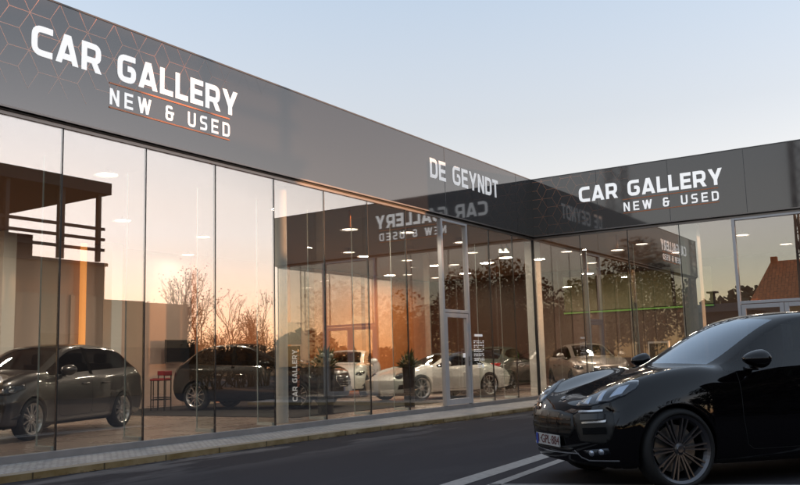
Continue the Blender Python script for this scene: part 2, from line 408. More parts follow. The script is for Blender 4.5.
# glazing
panes = []
fins = []
prnd = random.Random(12)
def pane(plane, a, b, z0, z1, g=.0095):
    bm = bmesh.new()
    if plane == 'A': box(bm, a+g, -.008, z0, b-g, .008, z1)
    else: box(bm, -.008, a+g, z0, .008, b-g, z1)
    ta, tb_ = prnd.uniform(-.0013, .0013), prnd.uniform(-.0011, .0011)      # panes never sit perfectly in one plane
    for v in bm.verts:
        if plane == 'A': v.co.y += (v.co.x-(a+b)/2)*ta+(v.co.z-2.4)*tb_
        else: v.co.x += (v.co.y-(a+b)/2)*ta+(v.co.z-2.4)*tb_
    return obj('window_pane', bm, m_glass, bld)
for i in range(len(XA)-1):
    if abs(XA[i]-(-5.062*S)) < .01: continue
    pane('A', XA[i], XA[i+1], G, T-.055)
for i in range(len(YB)-1):
    if i == 4: continue
    pane('B', YB[i+1], YB[i], G, T-.055)
for i, x in enumerate(XA[:-1]):
    if i in (9, 10): continue
    bxo('pane_joint', m_seal, bld, x-.0085, -.012, G, x+.0085, .020, T-.055)
bxo('pane_joint', m_seal, bld, -.035, -.035, G, .03, .03, T-.055)
for i, y in enumerate(YB):
    if i in (0, 4, 5): continue
    bxo('pane_joint', m_seal, bld, -.012, y-.0085, G, .020, y+.0085, T-.055)
for i, x in enumerate(XA[1:-1]):
    if abs(x+5.062*S) < .01 or abs(x+3.875*S) < .01: continue
    f = bxo('glass_fin', m_fin, bld, x-.008, .022, G, x+.008, .40, T-.38)
    bxo('fin_edge', m_finedge, f, x-.010, .40, G, x+.010, .408, T-.38)
    bxo('fin_shoe', m_finedge, f, x-.03, .05, G, x+.03, .40, G+.05)
for y in YB[1:-1]:
    if abs(y+5.359*S) < .01 or abs(y+7.45) < .01: continue
    f = bxo('glass_fin', m_fin, bld, .022, y-.008, G, .40, y+.008, T-.38)
    bxo('fin_edge', m_finedge, f, .40, y-.010, G, .408, y+.010, T-.38)

# sill
bxo('sill', m_sill, bld, -17.45, -.05, 0, -.05, .06, G-.002, bevel=.008); bxo('sill', m_sill, bld, -.05, -9.5, 0, .06, .06, G-.0025, bevel=.008)

# single door in the long front
dx0, dx1 = -5.062*S, -3.875*S
dtop = 2.34
def bar(name, mat, par, *b): return bxo(name, mat, par, *b, bevel=.006)
bar('door_frame', m_alu, bld, dx0-.03, -.06, G, dx0+.045, .05, T-.055); bar('door_frame', m_alu, bld, dx1-.045, -.06, G, dx1+.03, .05, T-.055)
bar('door_frame', m_alu, bld, dx0+.045, -.058, dtop, dx1-.045, .05, dtop+.07); bar('door_frame', m_alu, bld, dx0+.045, -.058, T-.11, dx1-.045, .05, T-.056)
bxo('window_pane', m_glass, bld, dx0+.05, -.008, dtop+.07, dx1-.05, .008, T-.11)
door = bmesh.new()
for b in ((dx0+.05, -.05, G+.01, dx0+.15, .03, dtop-.012), (dx1-.15, -.05, G+.01, dx1-.05, .03, dtop-.012), (dx0+.15, -.049, G+.01, dx1-.15, .029, G+.14), (dx0+.15, -.049, dtop-.11, dx1-.15, .029, dtop-.012)):
    box(door, *b)
door = obj('door', door, m_alu, bld, bevel=.005)
bxo('window_pane', m_glass, door, dx0+.15, -.006, G+.14, dx1-.15, .006, dtop-.11)
bm = bmesh.new(); tube(bm, [(dx1-.10, -.05, 1.22), (dx1-.10, -.11, 1.22), (dx1-.24, -.115, 1.22)], .012); box(bm, dx1-.125, -.056, 1.10, dx1-.075, -.05, 1.32)
obj('handle', bm, m_trim, door)
bxo('lock_box', m_white_letter2, door, dx1-.30, -.012, 1.30, dx1-.20, -.006, 1.40)

# double door in the short front
ey0, ey1 = -5.41, -7.45
bar('door_frame', m_alu, bld, -.06, ey0-.045, G, .05, ey0+.03, T-.055); bar('door_frame', m_alu, bld, -.06, ey1-.03, G, .05, ey1+.045, T-.055)
bar('door_frame', m_alu, bld, -.058, ey1+.045, dtop+.06, .05, ey0-.045, dtop+.13); bar('door_frame', m_alu, bld, -.058, ey1+.045, T-.11, .05, ey0-.045, T-.056)
bxo('window_pane', m_glass, bld, -.008, ey1+.05, dtop+.13, .008, ey0-.05, T-.11)
em = (ey0+ey1)/2
for a, b in ((ey0-.05, em+.005), (em-.005, ey1+.05)):
    bm = bmesh.new()
    box(bm, -.05, a-.10, G+.01, .03, a, dtop+.045); box(bm, -.05, b, G+.01, .03, b+.10, dtop+.045)
    box(bm, -.049, b+.10, G+.01, .029, a-.10, G+.14); box(bm, -.049, b+.10, dtop-.055, .029, a-.10, dtop+.045)
    d2 = obj('door', bm, m_alu, bld, bevel=.005)
    bxo('window_pane', m_glass, d2, -.006, b+.10, G+.14, .006, a-.10, dtop-.055)
    bm = bmesh.new(); yy = b+.05 if a > em else a-.05
    tube(bm, [(-.05, yy, .95), (-.11, yy, .95), (-.11, yy, 1.55), (-.05, yy, 1.55)], .014); obj('handle', bm, m_trim, d2)

# shell behind the glass
D = 9.35
FL = G-.02
bm = bmesh.new()
v = [bm.verts.new((x, y, FL)) for x, y in ((-17.3, .06), (.06, .06), (.06, -9.35), (D, -9.35), (D, D), (-17.3, D))]; bm.faces.new(v)
obj('floor', bm, m_floor, bld)
bm = bmesh.new()
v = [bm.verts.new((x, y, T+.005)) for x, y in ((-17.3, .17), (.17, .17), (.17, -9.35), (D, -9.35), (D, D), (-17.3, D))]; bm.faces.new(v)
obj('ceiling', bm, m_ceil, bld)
bm = bmesh.new(); box(bm, -17.4, .17, F-.35, D+.2, D+.2, F-.2); box(bm, .17, -9.45, F-.352, D+.2, .17, F-.202); obj('roof', bm, m_roof, bld)
bxo('wall', m_wall, bld, -17.4, D, 0, D+.2, D+.2, F-.35)
bxo('wall', m_wall, bld, -17.45, .0, 0, -17.3, D, F-.35)
bxo('wall', m_wall_dark, bld, D, -9.35, 0, D+.2, D, F-.35)
bxo('wall', m_wall_dark, bld, 6.95, -9.5, 0, D+.2, -9.352, F-.35)
bxo('fascia', m_fascia, bld, .16, -9.5, T+.03, D+.2, -9.353, F)
bxo('sill', m_sill, bld, .06, -9.49, 0, 6.95, -9.36, G-.003)
XE = [.06, 1.42, 2.78, 4.14, 5.5, 6.9]
for a, b in zip(XE[:-1], XE[1:]):
    bxo('window_pane', m_glass, bld, a+.016, -9.428, G, b-.016, -9.412, T-.06)
for x in XE[1:]: bxo('pane_joint', m_seal, bld, x-.014, -9.438, G, x+.014, -9.40, T-.06)
bxo('head_rail', m_trim, bld, .05, -9.45, T-.06, 6.95, -9.39, T+.029)

# lining of the back walls: panels, copper wall, blind band with its green line
bxo('wall_panel', m_wall_copper, bld, -4.0, D-.30, FL, .2, D-.02, T)
bxo('wall_panel', m_wall_copper, bld, 1.5, D-.28, FL, 4.3, D-.02, T)
bxo('wall_panel', m_wall_copper, bld, 4.6, D-.25, FL, D-.02, D-.02, T)
for k in range(4):
    y = -2.6+k*1.42
    bxo('window_blind', m_curtain, bld, D-.10-.02*(k % 2), y, 2.98, D-.03, y+1.30, 4.3)
bxo('light_line', m_green, bld, D-.13, -2.6, 2.89, D-.04, 3.0, 2.945)
for x in (-12.2, -10.1, -8.2):
    bxo('wall_panel', pbr('pale_board', (.50, .42, .37), .6), bld, x, D-.06, FL+.15, x+1.75, D-.012, 3.2)
# columns
bm = bmesh.new(); lathe(bm, [(0, FL), (.125, FL), (.125, T), (0, T)], 24, off=(-10.06, .55, 0)); obj('column', bm, m_column, bld, smooth=False)
for x, y, hwid in ((.72, .34, .17), (-10.3, 8.9, .17), (-7.2, 8.9, .17), (.62, -4.16, .24)):
    bxo('column', m_column, bld, x-.17, y-hwid, FL, x+.17, y+hwid, T, bevel=.01)
bm = bmesh.new(); lathe(bm, [(0, 1.9), (.085, 1.9), (.085, 4.55), (0, 4.55)], 16, off=(-7.95, D-.2, 0)); obj('sunlit_column_glow', bm, m_sun_glow, bld, smooth=False)  # column with its sunlight put in as glow, no lamp

# opening hours lettering on the glass beside the door
bm = bmesh.new()
rq = random.Random(8)
u = -3.62
box(bm, u, -.011, 1.80, u+.40, -.0085, 1.855)
for row in range(5):
    for k in range(7):
        x = u-.05+.075*k
        for q in range(2):
            z = 1.68-.105*row-q*.042
            if rq.random() < .86: box(bm, x, -.011, z, x+rq.uniform(.03, .06), -.0085, z+.022)
for k in range(3): box(bm, u+.1, -.011, 1.13-.04*k, u+.1+rq.uniform(.1, .22), -.0085, 1.147-.04*k)
lathe(bm, [(0, -.011), (.05, -.011), (.05, -.0085), (0, -.0085)], 16, 'Y', (u+.38, 0, 1.09))
tag(obj('opening_hours_lettering', bm, m_white_letter2), 'small rows of white lettering stuck on the glass right of the single door', 'lettering')

# ------------------------------------------------------------------ lettering
def rpath(pts, r, n=5):
    pts = [Vector(p) for p in pts]; out = [pts[0]]
    for i in range(1, len(pts)-1):
        a, p, b = pts[i-1], pts[i], pts[i+1]
        rr = min(r, (a-p).length*.5, (b-p).length*.5)
        p0 = p+(a-p).normalized()*rr; p1 = p+(b-p).normalized()*rr
        for k in range(n+1):
            t = k/n; out.append(p0*(1-t)**2+p*2*t*(1-t)+p1*t*t)
    out.append(pts[-1]); return out
def stroke_quads(pts, t):
    pts = [Vector(p) for p in pts]; n = len(pts); L = []; Rr = []
    for i, p in enumerate(pts):
        d0 = (pts[i]-pts[i-1]).normalized() if i > 0 else (pts[1]-pts[0]).normalized()
        d1 = (pts[i+1]-pts[i]).normalized() if i < n-1 else d0
        n0 = Vector((-d0.y, d0.x)); n1 = Vector((-d1.y, d1.x)); m = (n0+n1)
        m = m/max(m.length_squared, .3)*2
        L.append(p+m*t/2); Rr.append(p-m*t/2)
    return [L, Rr]
def glyph(ch, t):
    h = t/2; q = []      # list of ('s', path) strokes or ('p', polygon)
    if ch == 'C': w = .76; q = [('s', rpath([(w, 1-h), (h, 1-h), (h, h), (w, h)], .26))]
    elif ch == 'G': w = .80; q = [('s', rpath([(w-.03, 1-h), (h, 1-h), (h, h), (w-h, h), (w-h, .52), (.44, .52)], .24))]
    elif ch == 'A': w = .86; q = [('p', [(0, 0), (t*1.06, 0), (.43+t*.42, 1), (.43-t*.62, 1)]), ('p', [(w, 0), (w-t*1.06, 0), (.43-t*.42, 1), (.43+t*.62, 1)]), ('s', [(.2, .24), (w-.2, .24)])]
    elif ch == 'R': w = .80; q = [('s', [(h, 0), (h, 1)]), ('s', rpath([(h, 1-h), (w-h-.03, 1-h), (w-h-.03, .40), (h, .40)], .2)), ('p', [(.34, .42), (.34+t*1.1, .42), (w, 0), (w-t*1.18, 0)])]
    elif ch == 'L': w = .62; q = [('s', [(h, 1), (h, h), (w, h)])]
    elif ch == 'E': w = .66; q = [('s', [(w, 1-h), (h, 1-h), (h, h), (w, h)]), ('s', [(h, .5), (w-.05, .5)])]
    elif ch == 'Y': w = .84; q = [('p', [(0, 1), (t*1.15, 1), (.42+h, .38), (.42-h, .32)]), ('p', [(w, 1), (w-t*1.15, 1), (.42-h, .38), (.42+h, .32)]), ('s', [(.42, 0), (.42, .40)])]
    elif ch == 'N': w = .70; q = [('s', [(h, 0), (h, 1)]), ('s', [(w-h, 0), (w-h, 1)]), ('p', [(0, 1), (t*1.05, 1), (w, 0), (w-t*1.05, 0)])]
    elif ch == 'W':
        w = 1.0; q = []
        for a, b in (((0, 1), (.25, 0)), ((.5, 1), (.25, 0)), ((.5, 1), (.75, 0)), ((1, 1), (.75, 0))):
            s_ = t*.56; q.append(('p', [(a[0]*.9+.05-s_, a[1]), (a[0]*.9+.05+s_, a[1]), (b[0]*.9+.05+s_, b[1]), (b[0]*.9+.05-s_, b[1])]))
    elif ch == 'U': w = .70; q = [('s', rpath([(h, 1), (h, h), (w-h, h), (w-h, 1)], .2))]
    elif ch == 'S': w = .66; q = [('s', rpath([(w-.02, 1-h), (h, 1-h), (h, .5), (w-h, .5), (w-h, h), (.02, h)], .16))]
    elif ch == 'D': w = .72; q = [('s', [(h, 0), (h, 1)]), ('s', rpath([(h, 1-h), (w-h, 1-h), (w-h, h), (h, h)], .24))]
    elif ch == 'T': w = .66; q = [('s', [(0, 1-h), (w, 1-h)]), ('s', [(w/2, 0), (w/2, 1)])]
    elif ch == '&': w = .72; q = [('s', rpath([(.52, .80), (.50, 1-h), (.10, 1-h), (.10, .53), (.52, .53)], .14)), ('s', rpath([(.34, .52), (h, .52), (h, h), (.56, h), (.56, .42), (.56, .60)], .15)), ('s', [(.46, .53), (w, .53)])]
    elif ch == ' ': w = .42
    return w, q
def word(parent, text, u0, u1, v0, v1, mp, mat, t=.205, gap=.13, depth=.012):
    H = v1-v0; tot = 0; gs = []
    for c in text:
        w, q = glyph(c, t); gs.append((w, q, tot)); tot += w+gap
    tot -= gap; sx = (u1-u0)/tot
    for (w, q, off), c in zip(gs, text):
        if not q: continue
        bm = bmesh.new()
        for k, (kind, g) in enumerate(q):
            d = depth+.0012*k
            if kind == 's':
                L, Rr = stroke_quads(g, t)
                A = [bm.verts.new(mp(u0+(p.x+off)*sx, v0+p.y*H, d)) for p in L]; B = [bm.verts.new(mp(u0+(p.x+off)*sx, v0+p.y*H, d)) for p in Rr]
                A0 = [bm.verts.new(mp(u0+(p.x+off)*sx, v0+p.y*H, 0.0005)) for p in L]; B0 = [bm.verts.new(mp(u0+(p.x+off)*sx, v0+p.y*H, 0.0005)) for p in Rr]
                for i in range(len(A)-1):
                    bm.faces.new((A[i], A[i+1], B[i+1], B[i])); bm.faces.new((A[i], A[i+1], A0[i+1], A0[i])); bm.faces.new((B[i], B[i+1], B0[i+1], B0[i]))
                for i in (0, -1): bm.faces.new((A[i], B[i], B0[i], A0[i]))
            else:
                A = [bm.verts.new(mp(u0+(x+off)*sx, v0+y*H, d)) for x, y in g]; A0 = [bm.verts.new(mp(u0+(x+off)*sx, v0+y*H, 0.0005)) for x, y in g]
                bm.faces.new(A)
                for i in range(len(A)): j = (i+1) % len(A); bm.faces.new((A[i], A[j], A0[j], A0[i]))
        obj('letter', bm, mat, parent)
def sign(kind, label, mp, u):
    o = empty('shop_sign', mp(u, 5.0, 0)); tag(o, label, 'shop sign')
    inv = lambda a, b, d: tuple(Vector(mp(a, b, d))-Vector(mp(u, 5.0, 0)))
    return o, inv
sg, mp = sign('a', 'large white CAR GALLERY NEW & USED sign on the long grey fascia', fA, -15.7)
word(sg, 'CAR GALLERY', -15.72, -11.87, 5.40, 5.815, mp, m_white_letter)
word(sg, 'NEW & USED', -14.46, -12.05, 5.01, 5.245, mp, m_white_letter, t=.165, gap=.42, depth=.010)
for z in (5.315, 4.955):
    bm = bmesh.new(); q = [mp(-14.47, z, .0005), mp(-12.05, z, .0005), mp(-12.05, z+.022, .0005), mp(-14.47, z+.022, .0005), mp(-14.47, z, .008), mp(-12.05, z, .008), mp(-12.05, z+.022, .008), mp(-14.47, z+.022, .008)]
    vv = [bm.verts.new(p) for p in q]
    for f in ((0, 1, 2, 3), (4, 5, 6, 7), (0, 1, 5, 4), (1, 2, 6, 5), (2, 3, 7, 6), (3, 0, 4, 7)): bm.faces.new([vv[i] for i in f])
    obj('copper_line', bm, m_copper, sg)
sg, mp = sign('b', 'white CAR GALLERY NEW & USED sign on the short dark fascia above the entrance', fB, 1.5)
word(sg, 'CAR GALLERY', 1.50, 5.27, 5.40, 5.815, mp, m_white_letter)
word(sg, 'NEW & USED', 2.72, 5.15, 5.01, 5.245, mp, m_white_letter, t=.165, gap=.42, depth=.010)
for z in (5.315, 4.955):
    bm = bmesh.new(); q = [mp(2.70, z, .0005), mp(5.15, z, .0005), mp(5.15, z+.022, .0005), mp(2.70, z+.022, .0005), mp(2.70, z, .008), mp(5.15, z, .008), mp(5.15, z+.022, .008), mp(2.70, z+.022, .008)]
    vv = [bm.verts.new(p) for p in q]
    for f in ((0, 1, 2, 3), (4, 5, 6, 7), (0, 1, 5, 4), (1, 2, 6, 5), (2, 3, 7, 6), (3, 0, 4, 7)): bm.faces.new([vv[i] for i in f])
    obj('copper_line', bm, m_copper, sg)
sg, mp = sign('c', 'white DE GEYNDT sign on the long fascia near the inner corner', fA, -5.6)
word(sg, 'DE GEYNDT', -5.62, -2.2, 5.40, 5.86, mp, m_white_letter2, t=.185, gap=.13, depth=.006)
# ------------------------------------------------------------------ cars
m_carglass = glassmat('car_glass', (.50, .54, .56), .05)
m_darkglass = glassmat('dark_car_glass', (.16, .17, .18), .05)
m_wsglass = glassmat('windscreen_glass', (.42, .46, .50), .20, power=3.0, gtint=(.84, .92, 1.))
m_lens = glassmat('lamp_lens', (.92, .95, .98), .06)
m_tyre = pbr('tyre_rubber', (.012, .012, .012), .75, bump=.2)
m_well = pbr('wheel_well', (.004, .004, .004), .9)
m_plastic = pbr('black_plastic', (.010, .010, .010), .45)
m_gloss_black = pbr('gloss_black', (.006, .006, .006), .08)
m_chrome = pbr('chrome', (.75, .75, .76), .12, metal=1.)
m_silver_slat = pbr('silver_slat', (.55, .56, .58), .25, metal=.8)
m_housing = pbr('lamp_housing', (.03, .034, .042), .3, metal=.5)
m_rim_dark = pbr('rim_dark', (.13, .13, .14), .30, metal=.85)
m_rim_silver = pbr('rim_silver', (.62, .62, .63), .25, metal=.8)
m_disc = pbr('brake_disc', (.22, .22, .22), .35, metal=.8)
m_seat = pbr('seat_leather', (.02, .02, .02), .5)
m_plate = pbr('number_plate', (.46, .46, .45), .45)
m_blue = pbr('plate_blue', (.02, .06, .35), .5)
m_redtxt = pbr('plate_text', (.10, .012, .012), .5)
m_red = pbr('red_lens', (.30, .01, .01), .15)
m_softtop = pbr('soft_top_fabric', (.015, .014, .014), .85)
m_reflector = pbr('lamp_reflector', (.48, .54, .64), .28, metal=.6)
m_seam = pbr('panel_gap', (.003, .003, .003), .8)

def paint(name, col, metal=0., rough=.35, spec=.5):
    return pbr(name, col, rough, metal=metal, coat=1., spec=spec)

def lerp(a, b, t): return a+(b-a)*t

def car_body(p):
    """grid of one half, mirrored; x forward from the front axle, y left, z up"""
    g = lambda k, d=None: p.get(k, d)
    fo, wb, ro, hw, H = p['fo'], p['wb'], p['ro'], p['hw'], p['H']
    xe = -(wb+ro)
    xc, zc, xh, xr, xg, zg = p['xc'], p['zc'], p['xh'], p['xr'], p['xg'], p['zg']
    zh, nose = p['zh'], g('nose', .14)
    wr = p['wr']; zb0, zb1 = p['zb0'], p['zb1']; zt = p['zt']
    Hh, Hr = g('Hh', H-.05), g('Hr', H-.06)
    belt = lambda x: lerp(zb0, zb1, max(0, min(1, (xc-.3-x)/(xc-.3-xg))))
    crest = g('crest', .03)
    xs = [fo-nose, fo-nose-.14, (fo-nose+xc)/2, xc+.10, xc, (xc+xh)/2, xh, lerp(xh, xr, .27), lerp(xh, xr, .6), xr, (xr+xg)/2, xg, xe+.10]
    zs = [zh, zh+g('nz', .055), lerp(zh+.06, zc, .55)+g('hb', .02), zc+g('cz', -.005), zc, (zc+Hh)/2+g('wsb', .03), Hh, H, H-.004, Hr, (Hr+zg)/2+g('rb', .03), zg, zt]
    T_ = []
    for i, (x, z) in enumerate(zip(xs, zs)):
        if i <= 3:
            wf = [g('wn', .74), g('wn1', .80), hw-.09, hw-.07][i]
            ys = [0, .34*wf, .64*wf, .82*wf, .93*wf, wf+.02]
            k = [0, .55, 1, .8][i]
            dz = [0, -.004, -.012+g('crin', .2)*crest*k, crest*k-.01, crest*.5*k-.03, -.10]
            dx = [0, -.01, -.04, -.08, -.14, -.20] if i == 0 else ([0, 0, -.01, -.03, -.06, -.10] if i == 1 else [0]*6)
            ps = [(x+dx[j], ys[j], z+dz[j]) for j in range(6)]
            if i == 3: ps = [(x+[0, -.02, -.13, -.18, -.16, -.1][j], a[1], a[2]) for j, a in enumerate(ps)]
        elif i == 4:
            ys = [0, .36*hw, .70*hw, .755*hw, .86*hw, hw-.045]
            zz = [z, z-.008, z-.03, z-.035, min(belt(x), z-.045), belt(x)-.11]
            ps = [(x+[0, -.03, -.16, -.22, -.20, -.12][j], ys[j], zz[j]) for j in range(6)]
        elif i <= 10:
            t = {5: .5, 6: .93}.get(i, 1.)
            if i == 10: t = .62
            ywr = lerp(.755*hw, wr, t)
            ytb = hw-.10
            sag = .055 if i in (5, 10) else .062
            if i == 5: zT3 = lerp(zc-.035, Hh-.07, .5)+.01; off = [0, -.025, -.12, -.17, -.10, -.05]
            elif i == 6: zT3 = Hh-.07; off = [0, -.015, -.07, -.10, -.02, 0]
            elif i == 10: zT3 = lerp(Hr-.075, zg-.05, .5)+.02; off = [0, .01, .05, .09, .05, 0]
            elif i == 9: zT3 = z-.075; off = [0, .01, .03, .05, .02, 0]
            else: zT3 = z-.078; off = [0]*6
            ys = [0, ywr*.52, ywr-.075, ywr, ytb, hw-.03]
            zz = [z, z-.010, zT3+.045 if i in (6, 7, 8, 9) else zT3+.022, zT3, belt(x), belt(x)-.11]
            ps = [(x+off[j], ys[j], zz[j]) for j in range(6)]
        elif i == 11:
            ys = [0, .36*hw, .68*hw, .76*hw, .87*hw, hw-.05]
            zz = [z, z-.008, z-.03, z-.05, min(belt(x), z-.06), min(belt(x), z-.06)-.11]
            ps = [(x+[0, .01, .05, .10, .08, .04][j], ys[j], zz[j]) for j in range(6)]
        else:
            ys = [0, .34*hw, .64*hw, .76*hw, .83*hw, .87*hw]
            ps = [(x+[0, .01, .03, .06, .10, .16][j], ys[j], z+[0, -.005, -.015, -.025, -.045, -.11][j]) for j in range(6)]
        T_.append(ps)
    NI = len(xs)-1
    per = [('f', j) for j in range(6)]+[('s', i) for i in range(1, NI)]+[('r', j) for j in range(5, -1, -1)]
    fl = g('flare', .03)
    zl = g('zl', .22)
    LV = g('levels') or [(.13, .012, -.03), (.60, 0., 0.), (.42, .012, -.01), (zl+.05, .04, -.07), (zl, .14, -.26)]   # z (first is a drop), inset of width, front setback
    def low(m, k):
        kind, a = per[m]; zk, ins, sb = LV[k]
        if kind == 'f':
            y0 = T_[0][a][1]; z0 = T_[0][a][2]
            wk = [.80, .85, .86, .83, .72][k]*hw/.96*.98
            y = y0/T_[0][5][1]*wk
            z = z0-zk+(.0 if k else .03*(a/5)) if k == 0 else zk+g('lift', 0)*(1 if k > 1 else 0)
            x = fo+sb-g('round', .34)*(y/hw)**2.6-g('round2', .05)*(y/hw)**2
            return (x, y, z)
        if kind == 'r':
            y0 = T_[NI][a][1]
            wk = [.86, .90, .90, .87, .76][k]*hw/.96*.98
            y = y0/T_[NI][5][1]*wk
            z = T_[NI][a][2]-.16 if k == 0 else zk+(.05 if k > 1 else .0)
            x = xe+[.02, 0., .01, .08, .3][k]+.24*(y/hw)**2.6
            return (x, y, z)
        x, y0, z0 = T_[a][5]
        fx = fl*(math.exp(-((x)/.42)**2)+math.exp(-((x+wb)/.44)**2))
        wx = hw-fl*.9-ins
        if x > 0: wx -= max(0, x-.15)**2*.16
        if x < -wb: wx -= max(0, -wb-.1-x)**2*.16
        z = z0-zk if k == 0 else zk
        waist = g('waist', .0)*math.exp(-((x+wb*.5)/.7)**2) if k == 2 else 0
        return (x, wx+fx*(1 if k < 3 else .4)-waist, z)
    bm = bmesh.new(); cache = {}
    def V(key, co, s):
        if abs(co[1]) < 1e-6: s = 1
        if (key, s) not in cache: cache[(key, s)] = bm.verts.new((co[0], co[1]*s, co[2]))
        return cache[(key, s)]
    # flare for the top outer row as well
    for i in range(1, NI):
        x, y, z = T_[i][5]
        fx = fl*(math.exp(-((x)/.42)**2)+math.exp(-((x+wb)/.44)**2))
        T_[i][5] = (x, y-fl*.9+fx, z)
    we = g('win_end', 10)
    for s in (1, -1):
        t = lambda i, j: V(('t', i, j), T_[i][j], s)
        for i in range(NI):
            for j in range(5):
                q = (t(i, j), t(i, j+1), t(i+1, j+1), t(i+1, j))
                f = bm.faces.new(q if s > 0 else q[::-1])
                if i in (4, 5) and j in (0, 1): f.material_index = 1
                elif i in (9, 10) and j in (0, 1): f.material_index = 1
                elif 4 <= i < we and j == 3: f.material_index = 2
                if g('softtop') and 6 <= i <= 10 and j <= 2 and f.material_index == 0: f.material_index = 3
                f.smooth = True
        def lo(m, k):
            if k == -1:
                kind, a = per[m]
                return t(0, a) if kind == 'f' else (t(NI, a) if kind == 'r' else t(a, 5))
            return V(('l', m, k), low(m, k), s)
        for m in range(len(per)-1):
            for k in range(-1, 4):
                q = (lo(m, k), lo(m, k+1), lo(m+1, k+1), lo(m+1, k))
                f = bm.faces.new(q if s > 0 else q[::-1]); f.smooth = True
                if k >= 3: f.material_index = 4
    if g('crs'):
        cl_ = bm.edges.layers.float.new('crease_edge')
        def cre(k1, k2, w_):
            for s in (1, -1):
                a_ = cache.get((k1, s)) or cache.get((k1, 1)); b_ = cache.get((k2, s)) or cache.get((k2, 1))
                e_ = bm.edges.get((a_, b_)) if a_ and b_ else None
                if e_: e_[cl_] = w_
        for j in range(5): cre(('t', 0, j), ('t', 0, j+1), .5*g('crs'))
        for i in range(NI): cre(('t', i, 5), ('t', i+1, 5), .45*g('crs')); cre(('t', i, 3), ('t', i+1, 3), .5*g('crs') if i >= 4 else .25*g('crs')); cre(('t', i, 4), ('t', i+1, 4), .6*g('crs') if i >= 4 else 0)
        for m in range(len(per)-1): cre(('l', m, 3), ('l', m+1, 3), .5*g('crs'))
        for m in range(len(per)-1): cre(('l', m, 1), ('l', m+1, 1), .25*g('crs'))
    bmesh.ops.recalc_face_normals(bm, faces=bm.faces)
    me = bpy.data.meshes.new('tmp'); bm.to_mesh(me); bm.free()
    o = bpy.data.objects.new('tmp', me); C.objects.link(o)
    for k in range(5): me.materials.append(bpy.data.materials.get('matt_black'))
    md = o.modifiers.new('s', 'SUBSURF'); md.levels = p.get('sub', 2); md.render_levels = md.levels
    dg = bpy.context.evaluated_depsgraph_get(); dg.update()
    ev = o.evaluated_get(dg); m2 = bpy.data.meshes.new_from_object(ev)
    bpy.data.objects.remove(o); bpy.data.meshes.remove(me)
    bm = bmesh.new(); bm.from_mesh(m2); bpy.data.meshes.remove(m2)
    bmesh.ops.recalc_face_normals(bm, faces=bm.faces)
    return bm

def cut_arches(bm, p, bvh):
    ra = p['ra']; rz = p['rw']
    for xa in (0, -p['wb']):
        dead = [f for f in bm.faces if abs(f.calc_center_median().y) > .5*p['hw'] and math.hypot(f.calc_center_median().x-xa, f.calc_center_median().z-rz) < ra and f.calc_center_median().z < rz+ra]
        bmesh.ops.delete(bm, geom=dead, context='FACES')
        edges = []
        for e in bm.edges:
            if e.is_boundary and all(abs(math.hypot(v.co.x-xa, v.co.z-rz)-ra) < .12 and abs(v.co.y) > .4*p['hw'] for v in e.verts): edges.append(e)
        vs_ = {v for e in edges for v in e.verts}
        for v in vs_:
            d = Vector((v.co.x-xa, v.co.z-rz)).normalized()*ra
            s = 1 if v.co.y > 0 else -1
            hit = bvh.ray_cast(Vector((xa+d.x, 3*s, rz+d.y)), Vector((0, -s, 0)))[0]
            y = hit.y if hit is not None else v.co.y
            v.co = Vector((xa+d.x, y, rz+d.y))
        r = bmesh.ops.extrude_edge_only(bm, edges=edges)
        nv = [v for v in r['geom'] if isinstance(v, bmesh.types.BMVert)]
        for v in nv:
            s = 1 if v.co.y > 0 else -1
            d = Vector((v.co.x-xa, v.co.z-rz)).normalized()*(ra-.012)
            v.co = Vector((xa+d.x, v.co.y+.004*s, rz+d.y))
        r = bmesh.ops.extrude_edge_only(bm, edges=[e for e in r['geom'] if isinstance(e, bmesh.types.BMEdge) and e.is_boundary and all(v in nv for v in e.verts)])
        for v in [v for v in r['geom'] if isinstance(v, bmesh.types.BMVert)]:
            s = 1 if v.co.y > 0 else -1
            v.co.y -= .10*s

def split_mat(bm, idx):
    nb = bmesh.new(); mp = {}
    for f in bm.faces:
        if f.material_index == idx:
            vs_ = []
            for v in f.verts:
                if v not in mp: mp[v] = nb.verts.new(v.co)
                vs_.append(mp[v])
            nf = nb.faces.new(vs_); nf.smooth = True
    return nb

